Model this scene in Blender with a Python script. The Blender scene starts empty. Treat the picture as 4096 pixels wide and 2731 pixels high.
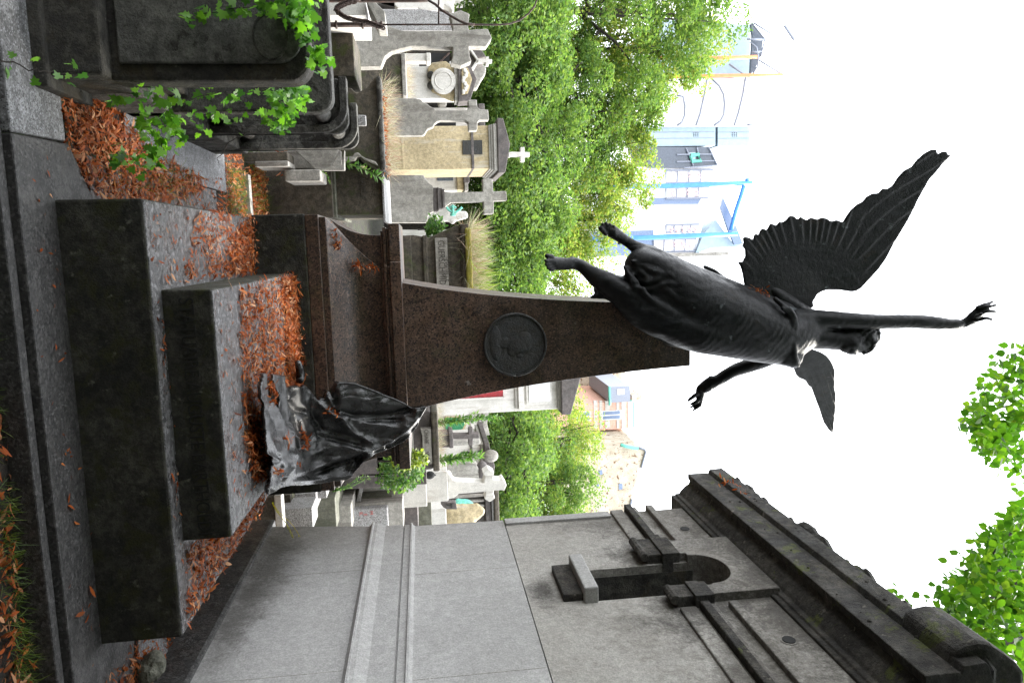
import bpy, bmesh, math, random
import numpy as np
from math import radians as rad, sin, cos, pi
from mathutils import Vector, Matrix
random.seed(7); rng = np.random.default_rng(7)
sc = bpy.context.scene
COL = sc.collection
# ---------------------------------------------------------------- camera (a portrait picture stored on its side: rolled 90 deg)
FPX = 2971.5; PITCH, YAW, ROLL = rad(6.6725), rad(7.4721), rad(-2.4853); EYE = 1.6
cy_, sy_, cp_, sp_ = cos(YAW), sin(YAW), cos(PITCH), sin(PITCH)
Fv = np.array([sy_*cp_, cy_*cp_, sp_]); R0 = np.array([cy_, -sy_, 0.]); U0 = np.cross(R0, Fv)
R2 = R0*cos(ROLL)+U0*sin(ROLL); U2 = U0*cos(ROLL)-R0*sin(ROLL)
CAM = np.array([0, 0, EYE])
cam = bpy.data.cameras.new('camera'); co = bpy.data.objects.new('camera', cam); COL.objects.link(co)
cam.sensor_width = 36; cam.lens = FPX/4096*36; cam.clip_start = .05; cam.clip_end = 2000
co.matrix_world = Matrix(((U2[0], -R2[0], -Fv[0], 0), (U2[1], -R2[1], -Fv[1], 0), (U2[2], -R2[2], -Fv[2], EYE), (0, 0, 0, 1)))
sc.camera = co
# ---------------------------------------------------------------- sky, sun, exposure
SUN_EL, SUN_AZ = rad(52), rad(55)          # sun behind thin cloud, right and beyond the tomb
w = bpy.data.worlds.new('World'); sc.world = w; w.use_nodes = True
nt = w.node_tree; nt.nodes.clear()
sky = nt.nodes.new('ShaderNodeTexSky'); sky.sky_type = 'NISHITA'; sky.sun_disc = False
sky.sun_elevation = SUN_EL; sky.sun_rotation = SUN_AZ
mx = nt.nodes.new('ShaderNodeMix'); mx.data_type = 'RGBA'; mx.inputs[0].default_value = .86
mx.inputs[7].default_value = (10.2, 10.4, 10.8, 1)      # bright overcast veil
bg = nt.nodes.new('ShaderNodeBackground'); bg.inputs[1].default_value = .1
wo = nt.nodes.new('ShaderNodeOutputWorld')
nt.links.new(sky.outputs[0], mx.inputs[6]); nt.links.new(mx.outputs[2], bg.inputs[0]); nt.links.new(bg.outputs[0], wo.inputs[0])
sl = bpy.data.lights.new('sun', 'SUN'); sl.energy = 2.0; sl.angle = rad(12); sl.color = (1, .95, .87)
so = bpy.data.objects.new('sun', sl); COL.objects.link(so)
sd = Vector((sin(SUN_AZ)*cos(SUN_EL), cos(SUN_AZ)*cos(SUN_EL), sin(SUN_EL)))
so.rotation_euler = sd.to_track_quat('Z', 'Y').to_euler()
sc.view_settings.view_transform = 'Standard'; sc.view_settings.look = 'None'
sc.view_settings.exposure = 2.45; sc.view_settings.gamma = 1
sc.render.engine = 'CYCLES'
# ---------------------------------------------------------------- helpers
def cr(ox, oy, s): return lambda x, y: (ox+x*s, oy+y*s)          # a measured crop of the photograph -> its pixels
S = cr(0, 0, 1); DP = cr(0, 0, 4096/2352)
cA = cr(2100, 500, .8486); cD = cr(1000, 1450, .3827); cE = cr(1250, 450, .3507); cF = cr(1250, 0, .3061)
cK = cr(1650, 1500, .3698); cM = cr(1050, 1820, .2976); cN = cr(2250, 1480, .3636); cB = cr(2550, 50, .4145)
cC2 = cr(600, 0, .5102); cG = cr(0, 0, .5952); cH = cr(3750, 1150, .12755); cL = cr(2700, 1500, .1148)
cU = cr(1160, 760, .2551); cR = cr(2400, 1700, .7211); cV = cr(2600, 900, .1913); cQ = cr(1580, 900, .1849); cG2 = cr(1200, 0, .5102)
def hit(ax, val, X, Y):
    d = Fv*FPX+R2*(Y-1365.5)+U2*(X-2048)
    return CAM+d*((val-CAM[ax])/d[ax])
def at(c, x, y, Y): return hit(1, Y, *c(x, y))
def proj(p):
    p = np.asarray(p)-CAM; z = p@Fv
    return 2048+FPX*(p@U2)/z, 1365.5+FPX*(p@R2)/z, z
class MB:
    def __init__(s): s.v = []; s.f = []
    def add(s, vs, fs):
        n = len(s.v); s.v += [tuple(map(float, p)) for p in vs]; s.f += [tuple(i+n for i in f) for f in fs]; return s
    def box(s, x0, x1, y0, y1, z0, z1, tx=0, ty=0):
        # tx, ty: how much narrower the top is on each side
        v = [(x0, y0, z0), (x1, y0, z0), (x1, y1, z0), (x0, y1, z0), (x0+tx, y0+ty, z1), (x1-tx, y0+ty, z1), (x1-tx, y1-ty, z1), (x0+tx, y1-ty, z1)]
        return s.add(v, [(3, 2, 1, 0), (4, 5, 6, 7), (0, 1, 5, 4), (1, 2, 6, 5), (2, 3, 7, 6), (3, 0, 4, 7)])
    def prism(s, pts, ax, a, b):
        # polygon in the plane normal to ax, run from a to b
        def P(p, t):
            return {0: (t, p[0], p[1]), 1: (p[0], t, p[1]), 2: (p[0], p[1], t)}[ax]
        n = len(pts)
        return s.add([P(p, a) for p in pts]+[P(p, b) for p in pts],
                     [tuple(range(n)), tuple(range(2*n-1, n-1, -1))]+[(i, i+n, (i+1) % n+n, (i+1) % n) for i in range(n)])
    def tube(s, pts, r, n=8, flat=1.0):
        pts = [np.array(p, float) for p in pts]; rs = r if hasattr(r, '__len__') else [r]*len(pts)
        base = len(s.v); up = None
        for i, p in enumerate(pts):
            d = pts[min(i+1, len(pts)-1)]-pts[max(i-1, 0)]; d /= max(np.linalg.norm(d), 1e-9)
            if up is None:
                up = np.cross(d, [0, 1, 0.01]); 
                if np.linalg.norm(up) < 1e-3: up = np.cross(d, [1, 0, 0])
            a = up-d*(up@d); a /= np.linalg.norm(a); b = np.cross(d, a); up = a
            for k in range(n):
                t = 2*pi*k/n; s.v.append(tuple(p+a*cos(t)*rs[i]+b*sin(t)*rs[i]*flat))
        m = len(pts)
        for i in range(m-1):
            for k in range(n):
                s.f.append((base+i*n+k, base+i*n+(k+1) % n, base+(i+1)*n+(k+1) % n, base+(i+1)*n+k))
        s.f.append(tuple(base+k for k in range(n-1, -1, -1))); s.f.append(tuple(base+(m-1)*n+k for k in range(n)))
        return s
    def ball(s, c, r, n=12, m=8):
        r = r if hasattr(r, '__len__') else (r, r, r); base = len(s.v)
        for j in range(1, m):
            for k in range(n):
                ph = pi*j/m; t = 2*pi*k/n
                s.v.append((c[0]+r[0]*sin(ph)*cos(t), c[1]+r[1]*sin(ph)*sin(t), c[2]+r[2]*cos(ph)))
        a = len(s.v); s.v.append((c[0], c[1], c[2]+r[2])); s.v.append((c[0], c[1], c[2]-r[2]))
        for j in range(m-2):
            for k in range(n):
                s.f.append((base+j*n+k, base+(j+1)*n+k, base+(j+1)*n+(k+1) % n, base+j*n+(k+1) % n))
        for k in range(n):
            s.f.append((a, base+k, base+(k+1) % n)); s.f.append((a+1, base+(m-2)*n+(k+1) % n, base+(m-2)*n+k))
        return s
    def capsule(s, a, b, r, r2=None, n=12):
        a = np.array(a, float); b = np.array(b, float); r2 = r if r2 is None else r2
        d = b-a; L = np.linalg.norm(d); d = d/L if L > 1e-6 else np.array([0, 0, 1.])
        pts = []; rs = []
        for t in (80, 60, 35, 0): pts.append(a-d*r*sin(rad(t))); rs.append(r*cos(rad(t)))
        for t in (0, 35, 60, 80): pts.append(b+d*r2*sin(rad(t))); rs.append(r2*cos(rad(t)))
        return s.tube(pts, rs, n)
    def disc(s, c, r, y0, y1, n=40):
        return s.prism([(c[0]+r*cos(2*pi*k/n), c[1]+r*sin(2*pi*k/n)) for k in range(n)], 1, y0, y1)
def mesh_np(name, V, F):
    # V (n,3) array, F (m,k) int array, all faces the same size
    me = bpy.data.meshes.new(name); V = np.asarray(V, np.float32); F = np.asarray(F, np.int32); k = F.shape[1]
    me.vertices.add(len(V)); me.vertices.foreach_set('co', V.ravel())
    me.loops.add(F.size); me.loops.foreach_set('vertex_index', F.ravel())
    me.polygons.add(len(F)); me.polygons.foreach_set('loop_start', np.arange(0, F.size, k, dtype=np.int32))
    me.polygons.foreach_set('loop_total', np.full(len(F), k, np.int32)); me.update(calc_edges=True); return me
ORG = {}
def thing(name, label, cat, loc=(0, 0, 0), group=None):
    o = bpy.data.objects.new(name, None); COL.objects.link(o); o.location = loc; o.empty_display_size = .2
    o['label'] = label; o['category'] = cat; ORG[o.name] = tuple(loc)
    if group: o['group'] = group
    return o
def build(name, mb, m, parent=None, bevel=0, smooth=False, label=None, fix=True):
    if isinstance(mb, MB):
        loc = ORG[parent.name] if parent is not None else (0, 0, 0)
        me = bpy.data.meshes.new(name); me.from_pydata([(v[0]-loc[0], v[1]-loc[1], v[2]-loc[2]) for v in mb.v], [], mb.f)
        if fix:
            bm = bmesh.new(); bm.from_mesh(me); bmesh.ops.recalc_face_normals(bm, faces=bm.faces); bm.to_mesh(me); bm.free()
    else:
        me = mb; loc = ORG[parent.name] if parent is not None else (0, 0, 0)
        if parent is not None: me.transform(Matrix.Translation(-Vector(loc)))
    o = bpy.data.objects.new(name, me); COL.objects.link(o); me.materials.append(m)
    if parent is not None: o.parent = parent
    ORG[o.name] = loc
    if bevel:
        b = o.modifiers.new('bevel', 'BEVEL'); b.width = bevel; b.segments = 2; b.limit_method = 'ANGLE'; b.angle_limit = rad(40)
    if smooth:
        me.polygons.foreach_set('use_smooth', np.ones(len(me.polygons), bool))
    if label: o['label'] = label
    return o
def tag(o, label, cat, group=None):
    o['label'] = label; o['category'] = cat
    if group: o['group'] = group
    return o
def struct(o): o['kind'] = 'structure'; return o
def stuff(o): o['kind'] = 'stuff'; return o
def text_mesh(txt, size, x, y, z, depth=.003, align='LEFT', spacing=1.0, sx=1.0, rot=None):
    c = bpy.data.curves.new('txt', 'FONT'); c.body = txt; c.size = size; c.extrude = depth; c.align_x = align; c.space_character = spacing
    c.resolution_u = 3
    o = bpy.data.objects.new('txt', c); COL.objects.link(o)
    dg = bpy.context.evaluated_depsgraph_get(); me = bpy.data.meshes.new_from_object(o.evaluated_get(dg))
    bpy.data.objects.remove(o); bpy.data.curves.remove(c)
    M = Matrix.Translation((x, y, z)) @ (rot or Matrix()) @ Matrix.Rotation(pi/2, 4, 'X') @ Matrix.Diagonal((sx, 1, 1, 1))
    me.transform(M); me.materials.clear(); return me
# ---------------------------------------------------------------- materials
def N(nt, t, **kw):
    n = nt.nodes.new(t)
    for k, v in kw.items(): setattr(n, k, v)
    return n
def lk(nt, a, b): nt.links.new(a, b)
def noise(nt, co, scale, detail=6, rough=.6, dist=0, stretch=None):
    n = N(nt, 'ShaderNodeTexNoise'); n.inputs['Scale'].default_value = scale; n.inputs['Detail'].default_value = detail
    n.inputs['Roughness'].default_value = rough; n.inputs['Distortion'].default_value = dist
    if stretch:
        mp = N(nt, 'ShaderNodeMapping'); mp.inputs['Scale'].default_value = stretch; lk(nt, co, mp.inputs[0]); co = mp.outputs[0]
    lk(nt, co, n.inputs['Vector'])
    k = N(nt, 'ShaderNodeMath', operation='MULTIPLY_ADD', use_clamp=True); k.inputs[1].default_value = 1.9; k.inputs[2].default_value = -.45; lk(nt, n.outputs['Fac'], k.inputs[0]); return k.outputs[0]
def ramp(nt, fac, a, b):
    r = N(nt, 'ShaderNodeMapRange'); r.inputs[1].default_value = a; r.inputs[2].default_value = b; lk(nt, fac, r.inputs[0]); return r.outputs[0]
def mixc(nt, fac, a, b, mode='MIX'):
    m = N(nt, 'ShaderNodeMix', data_type='RGBA', blend_type=mode)
    for i, v in ((0, fac), (6, a), (7, b)):
        if isinstance(v, (int, float)): m.inputs[i].default_value = v
        elif isinstance(v, tuple): m.inputs[i].default_value = v+(1,) if len(v) == 3 else v
        else: lk(nt, v, m.inputs[i])
    return m.outputs[2]
MATS = {}
def stone(name, a, b, rough=.75, scale=4, speck=None, moss=None, streak=None, pits=None, bump=.25, lichen=None, spec=.5, blot=.45, spots=None, rv=.12):
    """a, b base colours; speck=(colour, scale, amount); moss=(colour, scale, lo, hi); streak=(colour, lo, hi) vertical dirt; pits=(colour,scale,thr)"""
    m = bpy.data.materials.new(name); m.use_nodes = True; nt = m.node_tree; p = nt.nodes['Principled BSDF']
    tc = N(nt, 'ShaderNodeTexCoord'); c = tc.outputs['Object']
    col = mixc(nt, ramp(nt, noise(nt, c, scale, 8, .65), .3, .7), a, b)
    col = mixc(nt, min(.55, blot*1.3), col, mixc(nt, ramp(nt, noise(nt, c, .9, 5, .6, .5), .32, .68), (.62, .61, .58), (1, 1, 1)), 'MULTIPLY')
    col = mixc(nt, blot, col, mixc(nt, ramp(nt, noise(nt, c, 17, 9, .8, .2), .38, .66), (.3, .3, .28), (1.25, 1.25, 1.2)), 'MULTIPLY')
    if streak:
        col = mixc(nt, ramp(nt, noise(nt, c, 2.2, 7, .7, .4, (3, 3, .45)), streak[1], streak[2]), col, streak[0])
    if moss:
        col = mixc(nt, ramp(nt, noise(nt, c, moss[1], 9, .72, .3), moss[2], moss[3]), col, moss[0])
    if lichen:
        col = mixc(nt, ramp(nt, noise(nt, c, lichen[1], 5, .6), lichen[2], lichen[2]+.16), col, lichen[0])
    if spots:
        wob = noise(nt, c, 3.5, 8, .75, .4); grain = noise(nt, c, 40, 4, .8)
        for (sx, sy, sz), (rx, ry, rz), sc_, dens in spots:
            v = N(nt, 'ShaderNodeVectorMath', operation='SUBTRACT'); lk(nt, c, v.inputs[0]); v.inputs[1].default_value = (sx, sy, sz)
            v2 = N(nt, 'ShaderNodeVectorMath', operation='MULTIPLY'); lk(nt, v.outputs[0], v2.inputs[0]); v2.inputs[1].default_value = (1/rx, 1/ry, 1/rz)
            ln_ = N(nt, 'ShaderNodeVectorMath', operation='LENGTH'); lk(nt, v2.outputs[0], ln_.inputs[0])
            a1 = N(nt, 'ShaderNodeMath', operation='MULTIPLY_ADD'); lk(nt, wob, a1.inputs[0]); a1.inputs[1].default_value = 1.1; lk(nt, ln_.outputs['Value'], a1.inputs[2])
            a2 = N(nt, 'ShaderNodeMath', operation='MULTIPLY_ADD'); lk(nt, grain, a2.inputs[0]); a2.inputs[1].default_value = .7; lk(nt, a1.outputs[0], a2.inputs[2])
            f = ramp(nt, a2.outputs[0], 1.9, 1.1); f2 = N(nt, 'ShaderNodeMath', operation='MULTIPLY'); lk(nt, f, f2.inputs[0]); f2.inputs[1].default_value = dens
            col = mixc(nt, f2.outputs[0], col, sc_)
    fine = noise(nt, c, 90, 3, .7)
    if speck:
        v = N(nt, 'ShaderNodeTexVoronoi'); v.inputs['Scale'].default_value = speck[1]; lk(nt, c, v.inputs['Vector'])
        sp = N(nt, 'ShaderNodeSeparateColor'); lk(nt, v.outputs['Color'], sp.inputs[0])
        col = mixc(nt, ramp(nt, sp.outputs[0], 1-speck[2]-.04, 1-speck[2]+.04), col, speck[0])
        col = mixc(nt, ramp(nt, sp.outputs[1], .75, .95), col, mixc(nt, .5, col, (min(1, a[0]*1.9), min(1, a[1]*1.9), min(1, a[2]*1.9))))
    else:
        col = mixc(nt, .35, col, mixc(nt, ramp(nt, fine, .35, .65), (.35, .35, .35), (1, 1, 1)), 'MULTIPLY')
    lk(nt, col, p.inputs['Base Color'])
    rr = ramp(nt, noise(nt, c, 7, 6, .7), .3, .7); r2 = N(nt, 'ShaderNodeMapRange'); r2.inputs[3].default_value = max(.05, rough-rv); r2.inputs[4].default_value = min(1, rough+rv)
    lk(nt, rr, r2.inputs[0]); lk(nt, r2.outputs[0], p.inputs['Roughness']); p.inputs['Specular IOR Level'].default_value = spec
    h = N(nt, 'ShaderNodeMath', operation='ADD'); lk(nt, noise(nt, c, 26, 8, .75), h.inputs[0])
    h2 = N(nt, 'ShaderNodeMath', operation='MULTIPLY'); lk(nt, fine, h2.inputs[0]); h2.inputs[1].default_value = .5; lk(nt, h2.outputs[0], h.inputs[1])
    bp = N(nt, 'ShaderNodeBump'); bp.inputs['Strength'].default_value = bump; bp.inputs['Distance'].default_value = .012
    lk(nt, h.outputs[0], bp.inputs['Height']); lk(nt, bp.outputs[0], p.inputs['Normal'])
    MATS[name] = m; return m
def plain(name, c, rough=.5, metal=0, var=.25, sc_=12, spec=.5):
    m = bpy.data.materials.new(name); m.use_nodes = True; nt = m.node_tree; p = nt.nodes['Principled BSDF']
    tc = N(nt, 'ShaderNodeTexCoord'); f = noise(nt, tc.outputs['Object'], sc_, 6, .65)
    lk(nt, mixc(nt, ramp(nt, f, .3, .7), tuple(x*(1-var) for x in c), tuple(min(1, x*(1+var)) for x in c)), p.inputs['Base Color'])
    p.inputs['Roughness'].default_value = rough; p.inputs['Metallic'].default_value = metal; p.inputs['Specular IOR Level'].default_value = spec
    return m
def leafy(name, cols, trans=.5, rough=.5, tint=(1.7, 1.75, .8), spec=.35):
    """leaf colour picked per leaf; thin translucent blades"""
    m = bpy.data.materials.new(name); m.use_nodes = True; nt = m.node_tree; nt.nodes.clear()
    g = N(nt, 'ShaderNodeNewGeometry'); r = N(nt, 'ShaderNodeValToRGB'); e = r.color_ramp.elements
    while len(e) < len(cols): e.new(.5)
    for i, c in enumerate(cols): e[i].position = i/(len(cols)-1); e[i].color = c+(1,)
    lk(nt, g.outputs['Random Per Island'], r.inputs[0])
    p = N(nt, 'ShaderNodeBsdfPrincipled'); p.inputs['Roughness'].default_value = rough; p.inputs['Specular IOR Level'].default_value = spec
    lk(nt, r.outputs[0], p.inputs['Base Color'])
    o = N(nt, 'ShaderNodeOutputMaterial')
    if trans:
        t = N(nt, 'ShaderNodeBsdfTranslucent'); ms = N(nt, 'ShaderNodeMixShader'); ms.inputs[0].default_value = trans
        lk(nt, mixc(nt, 1.0, r.outputs[0], tint, 'MULTIPLY'), t.inputs[0])
        lk(nt, p.outputs[0], ms.inputs[1]); lk(nt, t.outputs[0], ms.inputs[2]); lk(nt, ms.outputs[0], o.inputs[0])
    else: lk(nt, p.outputs[0], o.inputs[0])
    return m
M_dark = stone('mossy dark stone', (.07, .068, .055), (.026, .026, .02), .8, 6, moss=((.034, .036, .013), 7, .5, .72), bump=.7, lichen=((.13, .13, .1), 15, .76), spec=.3, blot=.8)
M_wetsheen = stone('wet granite with sheen in colour', (.135, .132, .135), (.03, .029, .029), .38, 7, speck=((.008, .008, .008), 60, .42), bump=.8, spec=1.0, blot=.9, rv=.24)  # lighter grey carries part of the sky reflection on wet tops
M_kerb = stone('worn dark kerb granite', (.06, .058, .057), (.028, .027, .026), .5, 7, speck=((.012, .012, .012), 90, .3), bump=.5, spec=.5, blot=.6, rv=.15)
M_pave = stone('pale granite paving', (.22, .225, .24), (.12, .122, .128), .5, 4, speck=((.04, .04, .04), 150, .25), bump=.5, spec=.6, blot=.8)
M_red = stone('red brown granite', (.105, .066, .046), (.056, .038, .028), .42, 2.5, speck=((.014, .01, .01), 100, .3), bump=.12, moss=((.05, .043, .022), 3, .55, .8), streak=((.03, .022, .018), .62, .9), lichen=((.3, .28, .26), 9, .86), spec=.5, blot=.45)
M_bronze = stone('dark bronze', (.0038, .0044, .0055), (.0075, .0082, .009), .46, 5, streak=((.014, .016, .018), .6, .9), moss=((.012, .008, .005), 5, .66, .85), bump=.3, lichen=((.11, .125, .13), 8, .80), spec=.2, blot=.5)
M_cloth = stone('worn bronze cloth', (.014, .015, .015), (.024, .025, .025), .3, 7, streak=((.005, .005, .0045), .6, .85), bump=.35, spec=.85, blot=.6)
M_medal = stone('blackened bronze relief', (.009, .012, .012), (.017, .015, .009), .5, 14, bump=.6, spec=.5)
M_render = stone('grey rendered stone', (.41, .405, .395), (.34, .335, .325), .85, .7, bump=.35, streak=((.32, .315, .305), .55, 1.2), moss=((.28, .275, .26), 1.1, .58, 1.1), blot=.2, spots=[((-1.24, .9, .36), (1, 1.1, .26), (.085, .08, .07), .8), ((-1.24, .1, .3), (1, .8, .16), (.1, .095, .085), .7), ((-1.24, 1.5, 1.8), (1, .1, .6), (.16, .15, .14), .5)])
M_stain = stone('soot stained stone', (.42, .405, .375), (.36, .345, .315), .85, 1.3, bump=.6, moss=((.2, .185, .16), 2.2, .55, 1.0), lichen=((.2, .185, .16), 30, .85), blot=.22, spots=[((-1.24, 0, 4.15), (1, 9, 1.55), (.105, .093, .078), .88), ((-1.24, .05, 2.34), (1, .3, .16), (.04, .035, .03), .9), ((-1.24, -.35, 3.25), (1, .42, .4), (.05, .045, .04), .85), ((-1.24, .6, 3.2), (1, .4, .35), (.05, .045, .04), .85), ((-1.24, 0, 3.95), (1, 3.5, .34), (.045, .04, .034), .85), ((-1.24, -1.1, 3.3), (1, .5, .3), (.07, .062, .052), .7), ((-1.24, 1.2, 3.1), (1, .3, .5), (.07, .062, .052), .6)])
M_cornice = stone('blackened cornice stone', (.075, .067, .057), (.024, .021, .018), .9, 4, bump=1.0, moss=((.06, .07, .012), 5, .66, .74), lichen=((.17, .155, .13), 14, .76), blot=.8)
M_left = stone('weathered cement', (.15, .145, .13), (.075, .072, .063), .85, 4, bump=1.0, moss=((.02, .017, .012), 5, .54, .64), lichen=((.2, .195, .16), 18, .8), blot=.8)
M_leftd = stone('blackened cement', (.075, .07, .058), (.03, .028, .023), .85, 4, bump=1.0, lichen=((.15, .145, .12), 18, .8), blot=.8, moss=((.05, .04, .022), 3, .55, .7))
M_cem = stone('grey tomb stone', (.43, .41, .375), (.31, .295, .265), .85, 1.6, bump=.35, streak=((.13, .115, .1), .55, .85), moss=((.15, .135, .12), 1.2, .58, .8), blot=.4)
M_brown = stone('brown weathered stone', (.13, .11, .083), (.07, .059, .043), .85, 2.4, bump=.5, moss=((.05, .06, .016), 2.5, .55, .7), blot=.7)
M_slate = stone('dark weathered top', (.14, .12, .115), (.085, .075, .072), .75, 5, bump=.35)
M_cream = stone('cream limestone', (.5, .41, .25), (.42, .34, .2), .8, 1.2, bump=.12, streak=((.4, .36, .28), .6, .8))
M_white = stone('pale limestone', (.66, .64, .6), (.54, .52, .48), .8, 1.2, bump=.12, streak=((.38, .35, .31), .58, .8), blot=.15)
M_greyp = stone('grey granite tomb', (.34, .34, .34), (.26, .25, .25), .5, 4, speck=((.09, .085, .08), 170, .3), bump=.1, blot=.3)
M_ledger = stone('mossy ledger stone', (.19, .19, .15), (.12, .12, .085), .75, 4, bump=.4, streak=((.07, .075, .05), .5, .7))
M_iron = stone('rusty iron', (.1, .05, .035), (.05, .035, .03), .7, 20, bump=.4)
M_ink = plain('incised letter shadow', (.012, .012, .01), .9)
M_ink2 = plain('letter grey', (.07, .065, .055), .9)
M_red2 = plain('red letter paint', (.4, .1, .09), .7)
M_door = plain('dark red door', (.25, .015, .02), .45)
M_black = plain('black opening', (.01, .01, .01), .9)
M_wblock = plain('white paint', (.75, .76, .78), .5, var=.05, sc_=2)
M_glass = plain('window glass', (.06, .075, .1), .3, var=.2, spec=.5)
M_pglass = plain('pale window glass', (.12, .17, .27), .3, var=.15)
M_blue = plain('blue steel', (.045, .2, .58), .5, var=.08, sc_=2)
M_orange = plain('orange steel', (.6, .2, .08), .6, var=.1, sc_=2)
M_steel = plain('grey steel', (.2, .22, .27), .5, var=.1)
M_panel = plain('pale blue panel', (.27, .35, .4), .6, var=.06, sc_=2)
M_brick = plain('haze lightened red brick', (.62, .36, .28), .85, var=.15, sc_=6)  # albedo lightened to put haze and overexposure into the colour
M_rubble = stone('rubble stone wall', (.62, .56, .46), (.5, .43, .33), .9, 1.0, bump=.2, lichen=((.15, .08, .04), 3.4, .62), blot=.4)
M_green = plain('green patina', (.12, .42, .33), .7, var=.3, sc_=30)
M_bark = stone('bark', (.05, .04, .03), (.025, .02, .017), .9, 12, bump=.8)
M_soil = stone('soil', (.035, .028, .02), (.016, .013, .01), .95, 9, bump=.9, moss=((.03, .045, .012), 3, .5, .7))
M_litter = leafy('dry leaves', [(.07, .016, .005), (.3, .072, .014), (.19, .04, .009), (.46, .15, .04), (.12, .028, .008), (.55, .3, .16), (.26, .06, .012), (.4, .1, .022)], .3, .6, (1.3, 1, .6), .15)
M_ivy = leafy('ivy leaves', [(.03, .09, .025), (.1, .23, .03), (.05, .14, .035), (.17, .34, .04), (.2, .36, .16)], .5, .35, (1.6, 1.9, .6))
M_linden = leafy('linden leaves', [(.02, .06, .008), (.045, .1, .013), (.028, .075, .01), (.07, .14, .016), (.1, .15, .022)], .5, .6, (1.5, 1.8, .5), .15)
M_treeA = leafy('tree leaves', [(.045, .1, .03), (.08, .15, .04), (.11, .185, .05), (.17, .235, .07), (.055, .12, .035)], .45, .7, (1.55, 1.6, .8), .2)
M_treeB = leafy('yellow green leaves', [(.08, .16, .035), (.14, .23, .045), (.2, .28, .06), (.26, .31, .08), (.3, .26, .08)], .45, .7, (1.4, 1.45, .8), .2)
M_grass = leafy('grass blades', [(.05, .09, .02), (.09, .15, .03), (.16, .2, .05)], .4)
M_straw = leafy('dry stalks', [(.42, .33, .24), (.32, .17, .11), (.5, .44, .34), (.3, .34, .14), (.55, .5, .42)], .2, .8, (1, 1, 1), .1)
M_weed = leafy('green weed', [(.04, .12, .03), (.09, .19, .05), (.15, .22, .08)], .4)
M_glarered = plain('glare paled red marks', (.85, .5, .48), .8)  # red paled in the colour to stand in for far glare
# ================================================================ GROUND AND PAVING
def sheet(name, x0, x1, y0, y1, z, nx, ny, m, amp=0, sc_=1.3):
    X, Y = np.meshgrid(np.linspace(x0, x1, nx+1), np.linspace(y0, y1, ny+1)); Zz = z+amp*(np.sin(X*sc_*3.1+Y)*np.cos(Y*sc_*2.3-X)*.6+np.sin(X*11+Y*7)*.4)
    V = np.stack([X.ravel(), Y.ravel(), Zz.ravel()], 1); i = np.arange(nx)[None, :]+np.arange(ny)[:, None]*(nx+1); i = i.ravel()
    return struct(build(name, mesh_np(name, V, np.stack([i, i+1, i+nx+2, i+nx+1], 1)), m, smooth=True))
# one ground mesh: the path in front lies lower than the graves behind the kerb
gx = np.concatenate([[-160, -60, -20, -8], np.linspace(-4, 4, 81), [8, 20, 60, 160]])
gy = np.concatenate([[-60, -20, -6], np.linspace(0, 3.2, 33), [3.3], np.linspace(3.4, 9, 40), [12, 16, 24, 40, 80, 260]])
GX, GY = np.meshgrid(gx, gy); near = (abs(GX) < 5) & (GY > -1) & (GY < 10)
GZ = np.where(GY < 3.25, -.15, -.03)+near*.012*(np.sin(GX*5+GY*3)+np.sin(GX*13-GY*9)*.5)
i = (np.arange(len(gx)-1)[None, :]+np.arange(len(gy)-1)[:, None]*len(gx)).ravel(); L_ = len(gx)
struct(build('ground', mesh_np('ground', np.stack([GX.ravel(), GY.ravel(), GZ.ravel()], 1), np.stack([i, i+1, i+L_+1, i+L_], 1)), M_soil, smooth=True))
def slab(name, pts, z0, z1, m, bevel=.008):
    return struct(build(name, MB().prism(pts, 2, z0, z1), m, bevel=bevel))
slab('kerb_stone', [(-.497, 3.262), (3.0, 3.28), (3.0, 3.9), (2.2, 3.9), (1.95, 3.95), (-.3, 3.95), (-.52, 3.76)], -.3, 0, M_kerb)
slab('granite_paving', [(-3.0, 3.282), (-.503, 3.27), (-.53, 3.74), (-3.0, 3.72)], -.3, -.004, M_pave)
slab('far_paving', [(-.86, 4.5), (-.5, 4.45), (-.5, 6.62), (-.86, 6.64)], -.2, -.006, M_pave)
slab('side_paving', [(-.495, 3.96), (-.262, 3.96), (-.275, 6.3), (-.495, 6.3)], -.2, -.008, M_wetsheen)
slab('step_slab', [(1.9, 3.96), (2.33, 3.92), (2.33, 4.35), (1.87, 4.35)], -.2, .012, M_pave)
slab('front_border', [(-3, 3.18), (3.2, 3.22), (3.2, 3.27), (-3, 3.255)], -.3, -.035, M_kerb)
# ================================================================ THE TOMB MONUMENT
T = thing('tomb_monument', 'dark tomb with inscribed slab and tall tapering red granite pylon bearing a bronze medallion', 'tomb', (.796, 5, 0))
CX = .796
build('base_block', MB().box(-.254, 1.846, 3.565, 7.1, -.02, .366, .002, .002), M_dark, T, .012)
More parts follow.
